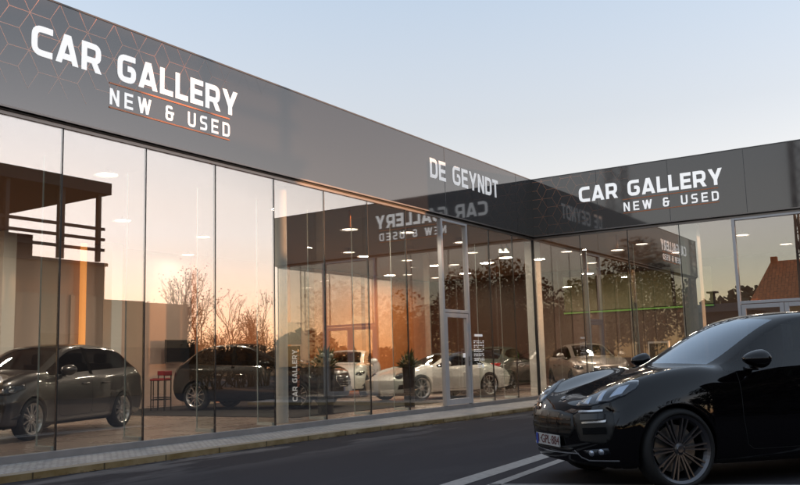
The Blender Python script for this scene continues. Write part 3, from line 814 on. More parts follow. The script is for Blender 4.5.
def decal(bvh, poly, mapf, name, mat, parent, off=.004, res=.03, skirt=.012, smooth=True, check=None):
    """a patch in the outline 'poly' (2D), laid on the body: mapf(u, v) -> (origin, direction)"""
    pts = [Vector(q) for q in poly]; dense = []
    n = len(pts)
    for i in range(n):
        a, b = pts[i], pts[(i+1) % n]; k = max(1, int((b-a).length/res))
        for t in range(k): dense.append(a.lerp(b, t/k))
    nb = len(dense)
    def inside(q):
        c = False; j = nb-1
        for i in range(nb):
            if (dense[i].y > q.y) != (dense[j].y > q.y) and q.x < (dense[j].x-dense[i].x)*(q.y-dense[i].y)/(dense[j].y-dense[i].y)+dense[i].x: c = not c
            j = i
        return c
    allp = list(dense)
    x0, x1 = min(q.x for q in dense), max(q.x for q in dense); y0, y1 = min(q.y for q in dense), max(q.y for q in dense)
    x = x0
    while x < x1:
        y = y0
        while y < y1:
            q = Vector((x+.0011, y+.0007))
            if inside(q) and min((q-d).length for d in dense) > res*.45: allp.append(q)
            y += res
        x += res
    vs2, _, faces, *_r = delaunay_2d_cdt(allp, [], [list(range(nb))], 1, 1e-5)
    bm = bmesh.new(); vv = []; ok = []
    for q in vs2:
        o_, d_ = mapf(q.x, q.y)
        hit, nrm, _i, _d = bvh.ray_cast(Vector(o_), Vector(d_))
        if hit is None: vv.append(None); continue
        if nrm.dot(Vector(d_)) > 0: nrm = -nrm
        vv.append((bm.verts.new(hit+nrm*off), nrm))
    top = []
    for f in faces:
        if any(vv[i] is None for i in f): continue
        try: nf = bm.faces.new([vv[i][0] for i in f]); nf.smooth = smooth; top.append(nf)
        except ValueError: pass
    bd = [e for e in bm.edges if e.is_boundary]
    nm = {v[0]: v[1] for v in vv if v}
    r = bmesh.ops.extrude_edge_only(bm, edges=bd)
    src = {}
    for v in [g_ for g_ in r['geom'] if isinstance(g_, bmesh.types.BMVert)]:
        for e in v.link_edges:
            o2 = e.other_vert(v)
            if o2 in nm: v.co = o2.co-nm[o2]*skirt; break
    return obj(name, bm, mat, parent)

def ribbon(bvh, pts, mapf, name, mat, parent, wd=.007, off=.0015, n=10):
    P = []
    for a, b in zip(pts[:-1], pts[1:]):
        for t in range(n): P.append(Vector(a).lerp(Vector(b), t/n))
    P.append(Vector(pts[-1]))
    bm = bmesh.new(); prev = None
    for i, q in enumerate(P):
        t = (P[min(i+1, len(P)-1)]-P[max(i-1, 0)]).normalized(); nn = Vector((-t.y, t.x))*wd/2
        cur = []
        for r_ in (q+nn, q-nn):
            o_, d_ = mapf(r_.x, r_.y); hit, nrm, *_ = bvh.ray_cast(Vector(o_), Vector(d_))
            if hit is None: cur = None; break
            if nrm.dot(Vector(d_)) > 0: nrm = -nrm
            cur.append(bm.verts.new(hit+nrm*off))
        if prev and cur: bm.faces.new((prev[0], cur[0], cur[1], prev[1])).smooth = True
        prev = cur
    return obj(name, bm, mat, parent)

side = lambda s: (lambda u, v: ((u, 3*s, v), (0, -s, 0)))
front = lambda u, v: ((3, u, v), (-1, 0, 0))
def diag(s, ang):                      # seen from the front corner: u runs along the rotated lateral axis
    d = Vector((-math.cos(R(ang)), -math.sin(R(ang))*s, 0)); l = Vector((-math.sin(R(ang))*s, math.cos(R(ang)), 0))
    return lambda u, v: (tuple(-d*3+l*u*s*1.0+Vector((0, 0, v))), tuple(d))
def proj_frame(s, ang, el):              # slanted projection on to a front corner, with its inverse
    a, e = R(ang), R(el)
    d = Vector((-math.cos(a)*math.cos(e), -math.sin(a)*s*math.cos(e), -math.sin(e)))
    l = Vector((-math.sin(a), math.cos(a)*s, 0)); up = Vector((-math.cos(a)*math.sin(e), -math.sin(a)*s*math.sin(e), math.cos(e)))
    f = lambda u, v: (tuple(-d*3+l*u+up*v), tuple(d))
    l1 = Vector((-math.sin(a), math.cos(a), 0)); u1 = Vector((-math.cos(a)*math.sin(e), -math.sin(a)*math.sin(e), math.cos(e)))
    inv = lambda p: (l1.dot(Vector(p)), u1.dot(Vector(p)))
    return f, inv
top = lambda u, v: ((u, v, 3), (0, 0, -1))

def make_wheel(rw, rr, wd, style, rimmat):
    """wheel about the Y axis, outer face towards +Y; thing root is the returned Empty"""
    wh = empty('wheel')
    bm = bmesh.new()
    h = wd/2
    lathe(bm, [(rr+.002, -h+.02), (rr+.02, -h+.004), (rw-.045, -h-.004), (rw-.012, -h+.022), (rw, -h+.05), (rw, h-.05), (rw-.012, h-.022), (rw-.045, h+.004), (rr+.02, h-.004), (rr+.002, h-.02)], 56, 'Y')
    t = obj('tyre', bm, m_tyre, wh, smooth=True)
    bm = bmesh.new()
    lathe(bm, [(rr+.004, -h+.01), (rr-.03, -h+.02), (rr-.035, h-.06), (rr-.018, h-.03), (rr+.006, h-.012), (rr+.010, h-.018)], 56, 'Y')
    hub = .055 if style == 'turbo' else .07
    lathe(bm, [(.0, h-.028), (.03, h-.026), (.036, h-.034), (hub, h-.040), (hub+.004, h-.08), (0, h-.10)], 24, 'Y')
    def spoke(a0, a1, w0, w1, y0=None, y1=None):
        y0 = h-.045 if y0 is None else y0; y1 = h-.028 if y1 is None else y1
        p0 = Vector((math.cos(a0), 0, math.sin(a0)))*(hub-.012); p1 = Vector((math.cos(a1), 0, math.sin(a1)))*(rr-.008)
        d = (p1-p0).normalized(); n_ = Vector((-d.z, 0, d.x))
        q = []
        for pp, ww, yy in ((p0, w0, y0), (p1, w1, y1)):
            for sx, dy in ((-1, -.03), (-.7, 0), (.7, 0), (1, -.03)):
                q.append(bm.verts.new(pp+n_*ww*sx/2+Vector((0, yy+dy, 0))))
        for k in range(3): bm.faces.new((q[k], q[k+1], q[k+5], q[k+4]))
        bm.faces.new((q[0], q[3], q[7], q[4]))
    if style == 'turbo':
        for k in range(10):
            a = 2*math.pi*k/10+.05
            for s in (-1, 1): spoke(a+s*.18, a+s*.09, .022, .021)
    elif style == 'five':
        for k in range(5):
            a = 2*math.pi*k/5+.3
            for s in (-1, 1): spoke(a+s*.12, a+s*.26, .032, .026)
    elif style == 'nine':
        for k in range(9):
            a = 2*math.pi*k/9+.1; spoke(a-.05, a+.12, .05, .026); 
    elif style == 'blade':
        for k in range(5):
            a = 2*math.pi*k/5+.5
            for s in (-1, 1): spoke(a+s*.25, a+s*.10, .028, .034)
            spoke(a+.63, a+.63, .03, .03)
    rim = obj('rim', bm, rimmat, wh)
    bm = bmesh.new()
    for k in range(5):
        a = 2*math.pi*k/5+.3
        lathe(bm, [(0, h-.036), (.008, h-.036), (.008, h-.05)], 8, 'Y', (.05*math.cos(a), 0, .05*math.sin(a)))
    obj('lug_bolt', bm, m_disc, rim)
    bm = bmesh.new(); lathe(bm, [(0, -.01), (rr*.72, -.01), (rr*.72, .012), (0, .012)], 32, 'Y'); obj('brake_disc', bm, m_disc, wh)
    bm = bmesh.new(); lathe(bm, [(0, -h+.03), (rr, -h+.03)], 24, 'Y'); obj('wheel_back', bm, m_well, wh)
    return wh

def build_car(name, label, loc, heading, p, col, group=None):
    root = empty(name, loc, R(heading)); tag(root, label, 'car', group)
    bm = car_body(p); bvh = BVHTree.FromBMesh(bm)
    cut_arches(bm, p, bvh)
    hw = p['hw']
    for idx, nm in ((1, 'windscreen'), (2, 'side_window')):
        g_ = split_mat(bm, idx)
        if idx == 1:
            for nm2, cond in (('windscreen', lambda f: f.calc_center_median().x > -p['wb']*.5), ('rear_window', lambda f: f.calc_center_median().x <= -p['wb']*.5)):
                gg = g_.copy(); bmesh.ops.delete(gg, geom=[f for f in gg.faces if not cond(f)], context='FACES')
                if gg.faces: obj(nm2, gg, p.get('wsglass', m_wsglass), root, smooth=True)
                else: gg.free()
            g_.free()
        else:
            for s in (1, -1):
                gg = g_.copy(); bmesh.ops.delete(gg, geom=[f for f in gg.faces if f.calc_center_median().y*s < 0], context='FACES')
                obj(nm, gg, p.get('sideglass', m_darkglass), root, smooth=True)
            g_.free()
    if p.get('softtop'): obj('soft_top', split_mat(bm, 3), m_softtop, root, smooth=True)
    bmesh.ops.delete(bm, geom=[f for f in bm.faces if f.material_index in (1, 2, 3)], context='FACES')
    for f in bm.faces: f.material_index = 1 if f.material_index == 4 else 0
    body = bm; me = bpy.data.meshes.new('body'); body.to_mesh(me); body.free()
    o = bpy.data.objects.new('body', me); C.objects.link(o); o.parent = root
    me.materials.append(col); me.materials.append(p.get('cladding', m_plastic))
    # belly and wheel wells
    xe = -(p['wb']+p['ro'])
    bxo('underbody', m_well, root, xe+.35, -hw+.30, p.get('zl', .22)+.0, p['fo']-.35, hw-.30, p.get('zl', .22)+.10)
    bm = bmesh.new()
    for xa in (0, -p['wb']):
        for s in (1, -1):
            n = 20; R_ = p['ra']+.01
            A = [bm.verts.new((xa+R_*math.cos(math.pi*k/n*1.16-.25), s*(hw-.10), p['rw']+R_*math.sin(math.pi*k/n*1.16-.25))) for k in range(n+1)]
            B = [bm.verts.new((v.co.x, s*(hw-.48), v.co.z)) for v in A]
            for k in range(n): bm.faces.new((A[k], A[k+1], B[k+1], B[k]))
            bm.faces.new(B)
    obj('wheel_well', bm, m_well, root)
    wh = make_wheel(p['rw'], p['rr'], p.get('tw', .25), p['style'], p.get('rim', m_rim_silver))
    first = True
    for xa, ex in ((0, 0.), (-p['wb'], 0.)):
        for s in (1, -1):
            c = wh if first else copy_tree(wh); first = False
            c.parent = root; c.location = (xa, s*(hw-p.get('tw', .25)/2-.012), p['rw'])
            c.rotation_euler = (0, p.get('spin', .2), 0 if s > 0 else math.pi)
            if xa == 0 and p.get('steer'): c.rotation_euler[2] += R(p['steer'])
    # interior: seats, dashboard
    bm = bmesh.new()
    zf = p.get('zl', .22)+.1; zs_ = p['zb0']-.42
    for sx in (p['xc']-1.05-.1, p['xc']-1.95):
        for s in (1, -1):
            if sx < -p['wb']+.2 and p.get('two'): continue
            box(bm, sx-.25, s*.37-.25, zf, sx+.28, s*.37+.25, zs_)
            obox(bm, (sx-.33, s*.37, zs_+.27), (.07, .24, .34), Matrix.Rotation(R(-14), 3, 'Y'))
            obox(bm, (sx-.43, s*.37, zs_+.70), (.045, .12, .09), Matrix.Rotation(R(-10), 3, 'Y'))
    obj('seat', bm, m_seat, root, bevel=.03)
    bm = bmesh.new(); box(bm, p['xc']-.62, -hw+.22, zf+.1, p['xc']-.24, hw-.22, p['zc']-.12)
    obj('dashboard', bm, m_seat, root, bevel=.04)
    bm = bmesh.new()
    ring = [Vector((p['xc']-.70, .37, p['zc']-.10))+Matrix.Rotation(R(-25), 3, 'Y') @ Vector((0, .18*math.cos(a), .18*math.sin(a))) for a in [2*math.pi*k/20 for k in range(21)]]
    tube(bm, ring, .014, 6, False); obj('steering_wheel', bm, m_seat, root)
    # mirrors
    for s in (1, -1):
        bm = bmesh.new(); bmesh.ops.create_uvsphere(bm, u_segments=20, v_segments=12, radius=1)
        mx, my, mz = p.get('mirror', (p['xc']-.52, hw+.07, p['zb0']+.09))
        for v in bm.verts:
            q = v.co; xx = q.x*(.17-.05*q.y) if q.x > 0 else q.x*.06
            v.co = Vector((mx+xx, (my+q.y*.125)*s, mz+q.z*(.088-.012*q.y)*(1-.25*max(0, q.x)) ))
        tube(bm, [(mx-.0, (my-.14)*s, mz-.075), (mx+.01, (my-.05)*s, mz-.05)], [.035, .028], 10)
        box(bm, mx-.03, (my-.23)*s-.02, mz-.11, mx+.05, (my-.11)*s+.02, mz-.075)
        obj('wing_mirror', bm, p.get('mirrormat', col), root, smooth=True)
    # seams and handles
    xb = p['xc']-p.get('doorx', 1.33)
    for s in (1, -1):
        m = side(s); z1, z0 = p['zb0']-.02, p.get('zl', .22)+.13
        xf_ = p['xc']-.36
        bmj = [[(xf_, z1), (xf_+.01, .62), (xf_-.03, z0+.05), (xf_-.10, z0), (xb+.06, z0), (xb, z0+.05), (xb, z1+.03)]]
        if p.get('doors', 4) == 4:
            xr_ = -p['wb']+.42
            bmj.append([(xb, z1+.03), (xb, z0+.05), (xb-.06, z0), (xr_+.15, z0), (xr_+.02, .56), (xr_-.12, z1+.05)])
        for q in bmj: ribbon(bvh, q, m, 'door_gap', m_seam, root)
        for hx in ([xb+.19] if p.get('doors', 4) == 2 else [xb+.19, -p['wb']+.60]):
            y_ = bvh.ray_cast(Vector((hx, 3*s, p['zb0']-.16)), Vector((0, -s, 0)))[0]
            if y_ is None: continue
            bm = bmesh.new(); tube(bm, [(hx-.10, y_.y-.004*s, p['zb0']-.16), (hx-.09, y_.y+.028*s, p['zb0']-.158), (hx+.09, y_.y+.028*s, p['zb0']-.155), (hx+.10, y_.y-.004*s, p['zb0']-.155)], .013, 8)
            obj('door_handle', bm, p.get('handle', col), root, smooth=True)
        # B pillar over the glass, side window surround
        ribbon(bvh, [(xb-.02, p['zb0']-.0), (xb-.10, p['H']-.09)], m, 'pillar', m_gloss_black, root, wd=.09, off=.004)
    ribbon(bvh, [(p['fo']-p.get('nose', .14)-.06, -.72*hw), (p['xc']+.12, -.72*hw)], top, 'bonnet_gap', m_seam, root)
    ribbon(bvh, [(p['fo']-p.get('nose', .14)-.06, .72*hw), (p['xc']+.12, .72*hw)], top, 'bonnet_gap', m_seam, root)
    return root, bvh

def plate(root, x, y, z, text, rot=0., w=.52, tilt=0.):
    pl = bxo('number_plate', m_plate, root, -.006, -w/2, -.055, .006, w/2, .055, bevel=.003)
    pl.location = (x, y, z); pl.rotation_euler = (0, R(tilt), R(rot))
    s = 1 if abs(rot) < 90 else 1
    bm = bmesh.new(); box(bm, .0062, -w/2+.002, -.053, .0075, -w/2+.05, .053) 
    b = obj('blue_band', bm, m_blue, pl)
    if text:
        cu = bpy.data.curves.new('t', 'FONT'); cu.body = text; cu.size = .115; cu.align_x = 'CENTER'; cu.align_y = 'CENTER'; cu.extrude = .001
        to = bpy.data.objects.new('t', cu); C.objects.link(to)
        dg = bpy.context.evaluated_depsgraph_get(); dg.update(); me = bpy.data.meshes.new_from_object(to.evaluated_get(dg)); bpy.data.objects.remove(to)
        # upright text facing +x, reading left to right for someone in front
        me.transform(Matrix(((0, 0, 1, .0085), (1, 0, 0, .02), (0, 1, 0, 0), (0, 0, 0, 1))))
        me.materials.append(m_redtxt)
        o = bpy.data.objects.new('plate_text', me); C.objects.link(o); o.parent = pl
    return pl

def simple_front(root, bvh, p, lamp=None, grille=None, lower=None, badge=None, lamp_ang=35, bars=3, gmat=None, surround=None, slats=True):
    for s in (1, -1):
        if lamp:
            m = diag(s, lamp_ang)
            h = decal(bvh, lamp, m, 'headlight', m_housing, root, off=.003, res=.04)
            cx_ = sum(q[0] for q in lamp)/len(lamp); cz_ = sum(q[1] for q in lamp)/len(lamp)
            for dx in (-.06, .06):
                decal(bvh, [(cx_+dx+.035*math.cos(a), cz_+.035*math.sin(a)) for a in [k*math.pi/5 for k in range(10)]], m, 'projector', m_chrome, h, off=.007, res=.05)
            decal(bvh, lamp, m, 'lens', m_lens, h, off=.014, res=.04, skirt=.012)
        if lower:
            decal(bvh, lower, diag(s, lamp_ang), 'air_intake', m_plastic, root, off=.003, res=.05)
    if grille:
        sym = grille+[(-u, v) for u, v in grille[::-1]]
        g_ = decal(bvh, sym, front, 'grille', gmat or m_plastic, root, off=.004, res=.05)
        if surround: ribbon(bvh, sym+[sym[0]], front, 'grille_surround', surround, g_, wd=.025, off=.012, n=6)
        zz = [v for u, v in grille]; uu = max(u for u, v in grille)
        for k in range(bars):
            z = lerp(min(zz), max(zz), (k+.7)/(bars+.4))
            ribbon(bvh, [(-uu*.8, z), (uu*.8, z)], front, 'grille_bar', m_gloss_black if not slats else m_chrome, g_, wd=.010, off=.010)
P_SUV = dict(fo=.885, wb=2.81, ro=.99, hw=.96, H=1.665, xc=-.35, zc=1.10, xh=-1.36, xr=-3.0, xg=-3.56, zg=1.17, zh=.785, nz=.075, crs=1., levels=[(.10, .012, -.008), (.60, 0., 0.), (.42, .012, 0.), (.25, .04, -.05), (.20, .14, -.24)], wr=.62, zb0=1.06, zb1=1.16, zt=1.02,
             rw=.37, rr=.30, ra=.42, tw=.27, style='turbo', rim=m_rim_dark, sub=3, crest=.08, crin=.85, flare=.05, zl=.20, spin=.1, round=.36, win_end=10, mirror=(-.86, 1.03, 1.17), nose=.11, wn=.76, wn1=.84, hb=.0)
macan, mb = build_car('suv', 'glossy black sports utility car parked outside in the foreground, nose towards the showroom', (-13.52, -7.08, 0), 139, P_SUV, paint('black_paint', (.0025, .002, .0025), rough=.3, spec=0.))
#@@MACAN
for s in (1, -1):
    m, inv = proj_frame(s, 35, 22)
    pp = lambda L_: [inv(q) for q in L_]
    lamp = pp([(.752, .406, .767), (.70, .41, .815), (.628, .433, .857), (.54, .51, .91), (.449, .598, .949), (.321, .702, .985), (.279, .742, .985), (.30, .775, .955), (.341, .795, .926), (.462, .794, .862), (.59, .74, .809), (.711, .579, .766)])
    h_ = decal(mb, lamp, m, 'headlight', m_housing, macan, off=.002, res=.03)
    for q in ([(.721, .461, .79), (.660, .459, .838), (.640, .50, .85), (.707, .545, .786)], [(.672, .620, .806), (.560, .566, .895), (.530, .605, .91), (.640, .672, .818)], [(.587, .715, .843), (.458, .69, .938), (.37, .73, .96), (.481, .77, .88)]):
        decal(mb, pp(q), m, 'reflector', m_reflector, h_, off=.006, res=.03, skirt=.006)
    decal(mb, lamp, m, 'lens', m_lens, h_, off=.016, res=.03, skirt=.014)
    m, inv = proj_frame(s, 35, 0)
    pp = lambda L_: [inv(q) for q in L_]
    it = decal(mb, pp([(.811, .42, .684), (.746, .505, .738), (.585, .765, .728), (.585, .82, .608), (.618, .79, .475), (.665, .715, .425), (.793, .50, .453)]), m, 'air_intake', m_plastic, macan, off=.003, res=.03)
    for q in ([(.76, .48, .715), (.637, .70, .73)], [(.775, .548, .622), (.635, .75, .64)]):
        ribbon(mb, pp(q), m, 'slat', m_silver_slat, it, wd=.016, off=.022)
    ribbon(mb, pp([(.77, .51, .67), (.64, .73, .685)]), m, 'slat', m_gloss_black, it, wd=.05, off=.012)
    ribbon(mb, pp([(.78, .55, .545), (.645, .755, .56)]), m, 'slat', m_gloss_black, it, wd=.06, off=.012)
    fg = decal(mb, pp([(.775, .514, .368), (.647, .758, .40), (.626, .767, .345), (.735, .568, .312)]), m, 'fog_lamp', m_housing, macan, off=.003, res=.03)
    for q in ((.73, .60, .345), (.675, .69, .362)):
        u_, v_ = inv(q)
        decal(mb, [(u_+.028*math.cos(a), v_+.028*math.sin(a)) for a in [k*math.pi/5 for k in range(10)]], m, 'reflector', m_reflector, fg, off=.007, res=.05, skirt=.006)
    sk = pp([(.806, .414, .363), (.771, .479, .303), (.731, .557, .278), (.57, .822, .29)])
    ribbon(mb, sk, m, 'bumper_line', m_silver_slat, macan, wd=.012, off=.006)
gr = decal(mb, [(-.45, .56), (-.41, .695), (-.2, .72), (0, .725), (.2, .72), (.41, .695), (.45, .56), (.37, .47), (0, .46), (-.37, .47)], front, 'grille', m_plastic, macan, off=.003, res=.04)
for z in (.505, .555, .60, .645): ribbon(mb, [(-.40, z), (.40, z)], front, 'grille_bar', m_gloss_black, gr, wd=.018, off=.014, n=16)
for y in (-.2, 0, .2): ribbon(mb, [(y, .47), (y, .70)], front, 'grille_bar', m_gloss_black, gr, wd=.014, off=.012)
ribbon(mb, [(-.46, .335), (0, .325), (.46, .335)], front, 'bumper_line', m_silver_slat, macan, wd=.012, off=.006, n=16)
decal(mb, [(-.40, .38), (.40, .38), (.36, .345), (-.36, .345)], front, 'lower_grille', m_plastic, macan, off=.003, res=.05)
bm = bmesh.new(); lathe(bm, [(0, .004), (.02, .003), (.026, 0)], 12); b_ = obj('bonnet_badge', bm, m_silver_slat, macan); b_.location = (.70, 0, .835); b_.rotation_euler = (0, R(28), 0)
plate(macan, .885, 0, .435, '1\u00b7GPL\u00b7884')
ribbon(mb, [(.32, .33), (.40, .48), (.34, .60)], side(1), 'wing_gap', m_seam, macan) if False else None

FLR = FL
m_gunmetal = paint('gunmetal_paint', (.060, .058, .060), metal=.4, rough=.35)
m_blackp = paint('deep_black_paint', (.006, .006, .007), rough=.3)
m_whitep = paint('white_paint', (.80, .80, .76), rough=.3)
m_greenp = paint('grey_green_paint', (.10, .12, .10), metal=.4)
m_silverp = paint('champagne_paint', (.36, .31, .28), metal=.5)
m_redp = paint('dark_red_paint', (.06, .02, .018), metal=.2)

P_WAG = dict(crs=.8, fo=.88, wb=2.64, ro=.98, hw=.90, H=1.53, xc=-.30, zc=1.05, xh=-1.18, xr=-3.02, xg=-3.44, zg=1.05, zh=.80, wr=.58, zb0=.98, zb1=1.10, zt=.98,
             rw=.325, rr=.235, ra=.36, tw=.21, style='blade', sub=2, crest=.03, flare=.025, zl=.19, mirror=(-.80, .97, 1.06), nose=.14, wn=.70, wn1=.78, steer=0)
c, b = build_car('estate_car', 'dark grey estate car behind the leftmost panes of the long front, nose to the left', (-14.37, 2.90, FLR), 201, P_WAG, m_gunmetal)
simple_front(c, b, P_WAG, lamp=[(.20, .70), (.20, .78), (.42, .82), (.66, .86), (.66, .78), (.48, .70)], grille=[(.42, .72), (.45, .62), (.40, .58)], lower=[(.50, .34), (.62, .42), (.70, .34)], lamp_ang=28)
decal(b, [(-.30, .40), (.30, .40), (.34, .30), (-.34, .30)], front, 'lower_grille', m_plastic, c)
plate(c, .895, 0, .47, '')

P_XO = dict(crs=.8, fo=.90, wb=2.70, ro=.85, hw=.92, H=1.62, xc=-.35, zc=1.09, xh=-1.28, xr=-2.75, xg=-3.28, zg=1.18, zh=.86, wr=.58, zb0=1.00, zb1=1.14, zt=1.03,
             rw=.345, rr=.25, ra=.39, tw=.23, style='five', sub=2, crest=.05, flare=.045, zl=.21, mirror=(-.85, .99, 1.10), nose=.12, wn=.74, wn1=.80, handle=m_chrome)
c, b = build_car('crossover', 'black crossover behind the round pale column, its grille towards the glass', (-5.65, 3.40, FLR), -75, P_XO, m_blackp)
simple_front(c, b, P_XO, lamp=[(.22, .74), (.30, .82), (.55, .86), (.60, .80), (.42, .72)], grille=[(.40, .78), (.46, .66), (.34, .52)], lower=[(.45, .36), (.60, .44), (.66, .36)], lamp_ang=28, surround=m_chrome, bars=4)
bm = bmesh.new(); lathe(bm, [(.045, 0), (.055, .008), (.062, 0)], 20); b_ = obj('badge', bm, m_chrome, c); b_.location = (.905, 0, .68); b_.rotation_euler = (0, R(90), 0); b_.scale = (.7, 1.15, 1)
plate(c, .925, 0, .44, '')
for s in (1, -1): ribbon(b, [(-.62, 1.005), (-1.6, 1.045), (-2.75, 1.12)], side(s), 'chrome_strip', m_chrome, c, wd=.016, off=.006)

P_SP = dict(crs=.4, fo=.95, wb=2.45, ro=1.05, hw=.91, H=1.27, xc=-.42, zc=.93, xh=-1.18, xr=-1.95, xg=-2.85, zg=.93, zh=.66, wr=.50, zb0=.86, zb1=.90, zt=.78,
            rw=.34, rr=.26, ra=.365, tw=.26, style='five', sub=2, crest=.07, flare=.05, zl=.15, mirror=(-.85, .96, .95), nose=.26, wn=.70, wn1=.78, softtop=True, doors=2, doorx=1.35, Hr=1.24, two=True, hb=-.03)
c, b = build_car('sports_car', 'white open sports car with a dark soft top standing behind the single glass door', (-2.26, 3.03, FLR), 160.7, P_SP, m_whitep)
simple_front(c, b, P_SP, lower=[(.36, .32), (.40, .44), (.62, .46), (.66, .34)], lamp_ang=25)
for s in (1, -1):
    m, inv = proj_frame(s, 30, 30)
    cc = inv((.58, .62, .70))
    el = [(cc[0]+.11*math.cos(a), cc[1]+.12*math.sin(a)) for a in [k*math.pi/8 for k in range(16)]]
    h_ = decal(b, el, m, 'headlight', m_housing, c, off=.003, res=.04)
    decal(b, el, m, 'lens', m_lens, h_, off=.014, res=.04)

P_SAL = dict(P_WAG); P_SAL.update(fo=.86, wb=2.66, ro=1.0, H=1.46, xr=-2.45, xg=-3.10, zg=1.05, style='nine', rw=.32, rr=.235, rim=m_rim_dark)
c, b = build_car('hatchback', 'grey green hatchback parked deep in the corner, half hidden by the corner column', (4.65, 3.05, FLR), 8, P_SAL, m_greenp)
for s in (1, -1): decal(b, [(-.86*0+.45, .80), (.74, .82), (.74, .92), (.45, .92)], lambda u, v, s=s: ((-7, u*s, v), (1, 0, 0)), 'tail_light', m_red, c, off=.008)

P_SIL = dict(P_XO); P_SIL.update(H=1.50, zc=1.04, zh=.80, zb0=.95, zb1=1.08, zg=1.12, zt=1.0, style='nine', rim=m_rim_dark)
c, b = build_car('hatchback', 'champagne silver hatchback facing out behind the glass of the short front', (3.45, -.45, FLR), 216, P_SIL, m_silverp)
simple_front(c, b, P_SIL, lamp=[(.24, .68), (.30, .76), (.60, .80), (.66, .74), (.44, .66)], grille=[(.38, .72), (.42, .60), (.30, .48)], lower=[(.45, .34), (.60, .42), (.66, .34)], lamp_ang=28, surround=m_chrome, bars=3)
plate(c, .925, 0, .42, '')

P_D = dict(P_WAG); P_D.update(style='nine')
c, b = build_car('hatchback', 'dark red hatchback at the back of the short wing beside the blinds', (7.0, -4.6, FLR), 236, P_D, m_redp)
simple_front(c, b, P_D, lamp=[(.20, .70), (.20, .78), (.42, .82), (.66, .86), (.66, .78), (.48, .70)], grille=[(.42, .72), (.45, .62), (.40, .58)], lamp_ang=28)
P_W2 = dict(P_SIL); P_W2.update(style='five')
c, b = build_car('crossover', 'white crossover standing behind the black one at the back of the long hall', (-.4, 6.6, FLR), 206, P_W2, m_whitep)
simple_front(c, b, P_W2, lamp=[(.24, .68), (.30, .76), (.60, .80), (.66, .74), (.44, .66)], grille=[(.38, .72), (.42, .60), (.30, .48)], lower=[(.45, .34), (.60, .42), (.66, .34)], lamp_ang=28, bars=3)
# ------------------------------------------------------------------ showroom furniture
def lamp_fix(x, y, label, pend=False, group='round ceiling lamps', zc=None):
    z = T+.004
    drop = .42 if pend else .10
    o = empty('ceiling_lamp', (x, y, z)); tag(o, label, 'lamp', group)
    bm = bmesh.new(); lathe(bm, [(0, -.0), (.03, 0), (.03, -drop+.05), (.05, -drop+.045), (0, -drop+.045)], 12); obj('stem', bm, m_lampbody, o, smooth=False)
    bm = bmesh.new(); lathe(bm, [(.05, -drop+.045), (.175, -drop+.008), (.18, -drop-.004), (.172, -drop-.004)], 24); obj('shade', bm, m_lampbody, o, smooth=True)
    bm = bmesh.new(); lathe(bm, [(0, -drop), (.172, -drop)], 24); obj('diffuser', bm, m_lampwhite, o)
    l = bpy.data.lights.new('lamp_light', 'AREA'); l.shape = 'DISK'; l.size = .4; l.energy = LAMP_W; l.color = (1., .86, .70)
    l.energy = LAMP_W*(.62 if 'short' in label else (.3 if y > 7.8 else 1.))
    lo = bpy.data.objects.new('lamp_light', l); C.objects.link(lo); lo.parent = o; lo.location = (0, 0, -drop-.012)
LAMP_W = 75
for (x, y) in ((-13.05, 1.73), (-15.2, 5.2), (-9.9, 5.2), (-12.5, 7.2), (-4.83, 8.6), (-6.98, 5.76), (-1.9, 5.0), (1.1, 4.9), (3.4, 4.46), (.9, 2.4), (6.9, 7.3), (-4.0, 1.6), (-1.4, 1.5), (5.0, 7.4)):  # final lamp is added to light the copper wall
    lamp_fix(x, y, 'round white lamp under the ceiling of the long hall')
lamp_fix(-7.08, 1.12, 'white lamp hanging lowest and nearest the glass in the long hall', True, None)
for (x, y) in ((2.8, -2.22), (5.8, -2.42), (2.84, .15), (6.6, .77), (3.0, -5.0), (6.2, -5.6), (4.5, -7.9)):
    lamp_fix(x, y, 'round white lamp under the ceiling of the short wing', False, 'round lamps of the short wing')
lamp_fix(1.12, -2.05, 'white lamp hanging lowest behind the short front', True, None)
def spot_fix(x, y, lab):
    o = empty('spotlight', (x, y, T)); tag(o, lab, 'spotlight', 'small twin spotlights')
    for s in (-1, 1):
        bm = bmesh.new(); tube(bm, [(0, .09*s, 0), (-.01, .09*s, -.12)], .02); obj('arm', bm, m_black, o)
        bm = bmesh.new(); tube(bm, [(.05, .09*s, -.10), (-.07, .09*s, -.17)], [.045, .06], 12); hd = obj('head', bm, m_black, o)
        bm = bmesh.new(); tube(bm, [(-.071, .09*s, -.1705), (-.075, .09*s, -.173)], .048, 12); obj('bulb', bm, m_lampwhite, hd)
spot_fix(.55, 1.15, 'small twin spotlight under the ceiling by the corner column')

# television on the back wall
tv = empty('television', (-4.75, D-.31, 1.72)); tag(tv, 'black flat television hanging on the back wall of the long hall', 'television')
bxo('case', m_black, tv, -.56, -.075, -.33, .56, -.03, .33, bevel=.006); bxo('screen', m_gloss_black, tv, -.54, -.080, -.305, .54, -.0755, .31)
bxo('bracket', m_black, tv, -.15, -.03, -.15, .15, .0, .15)

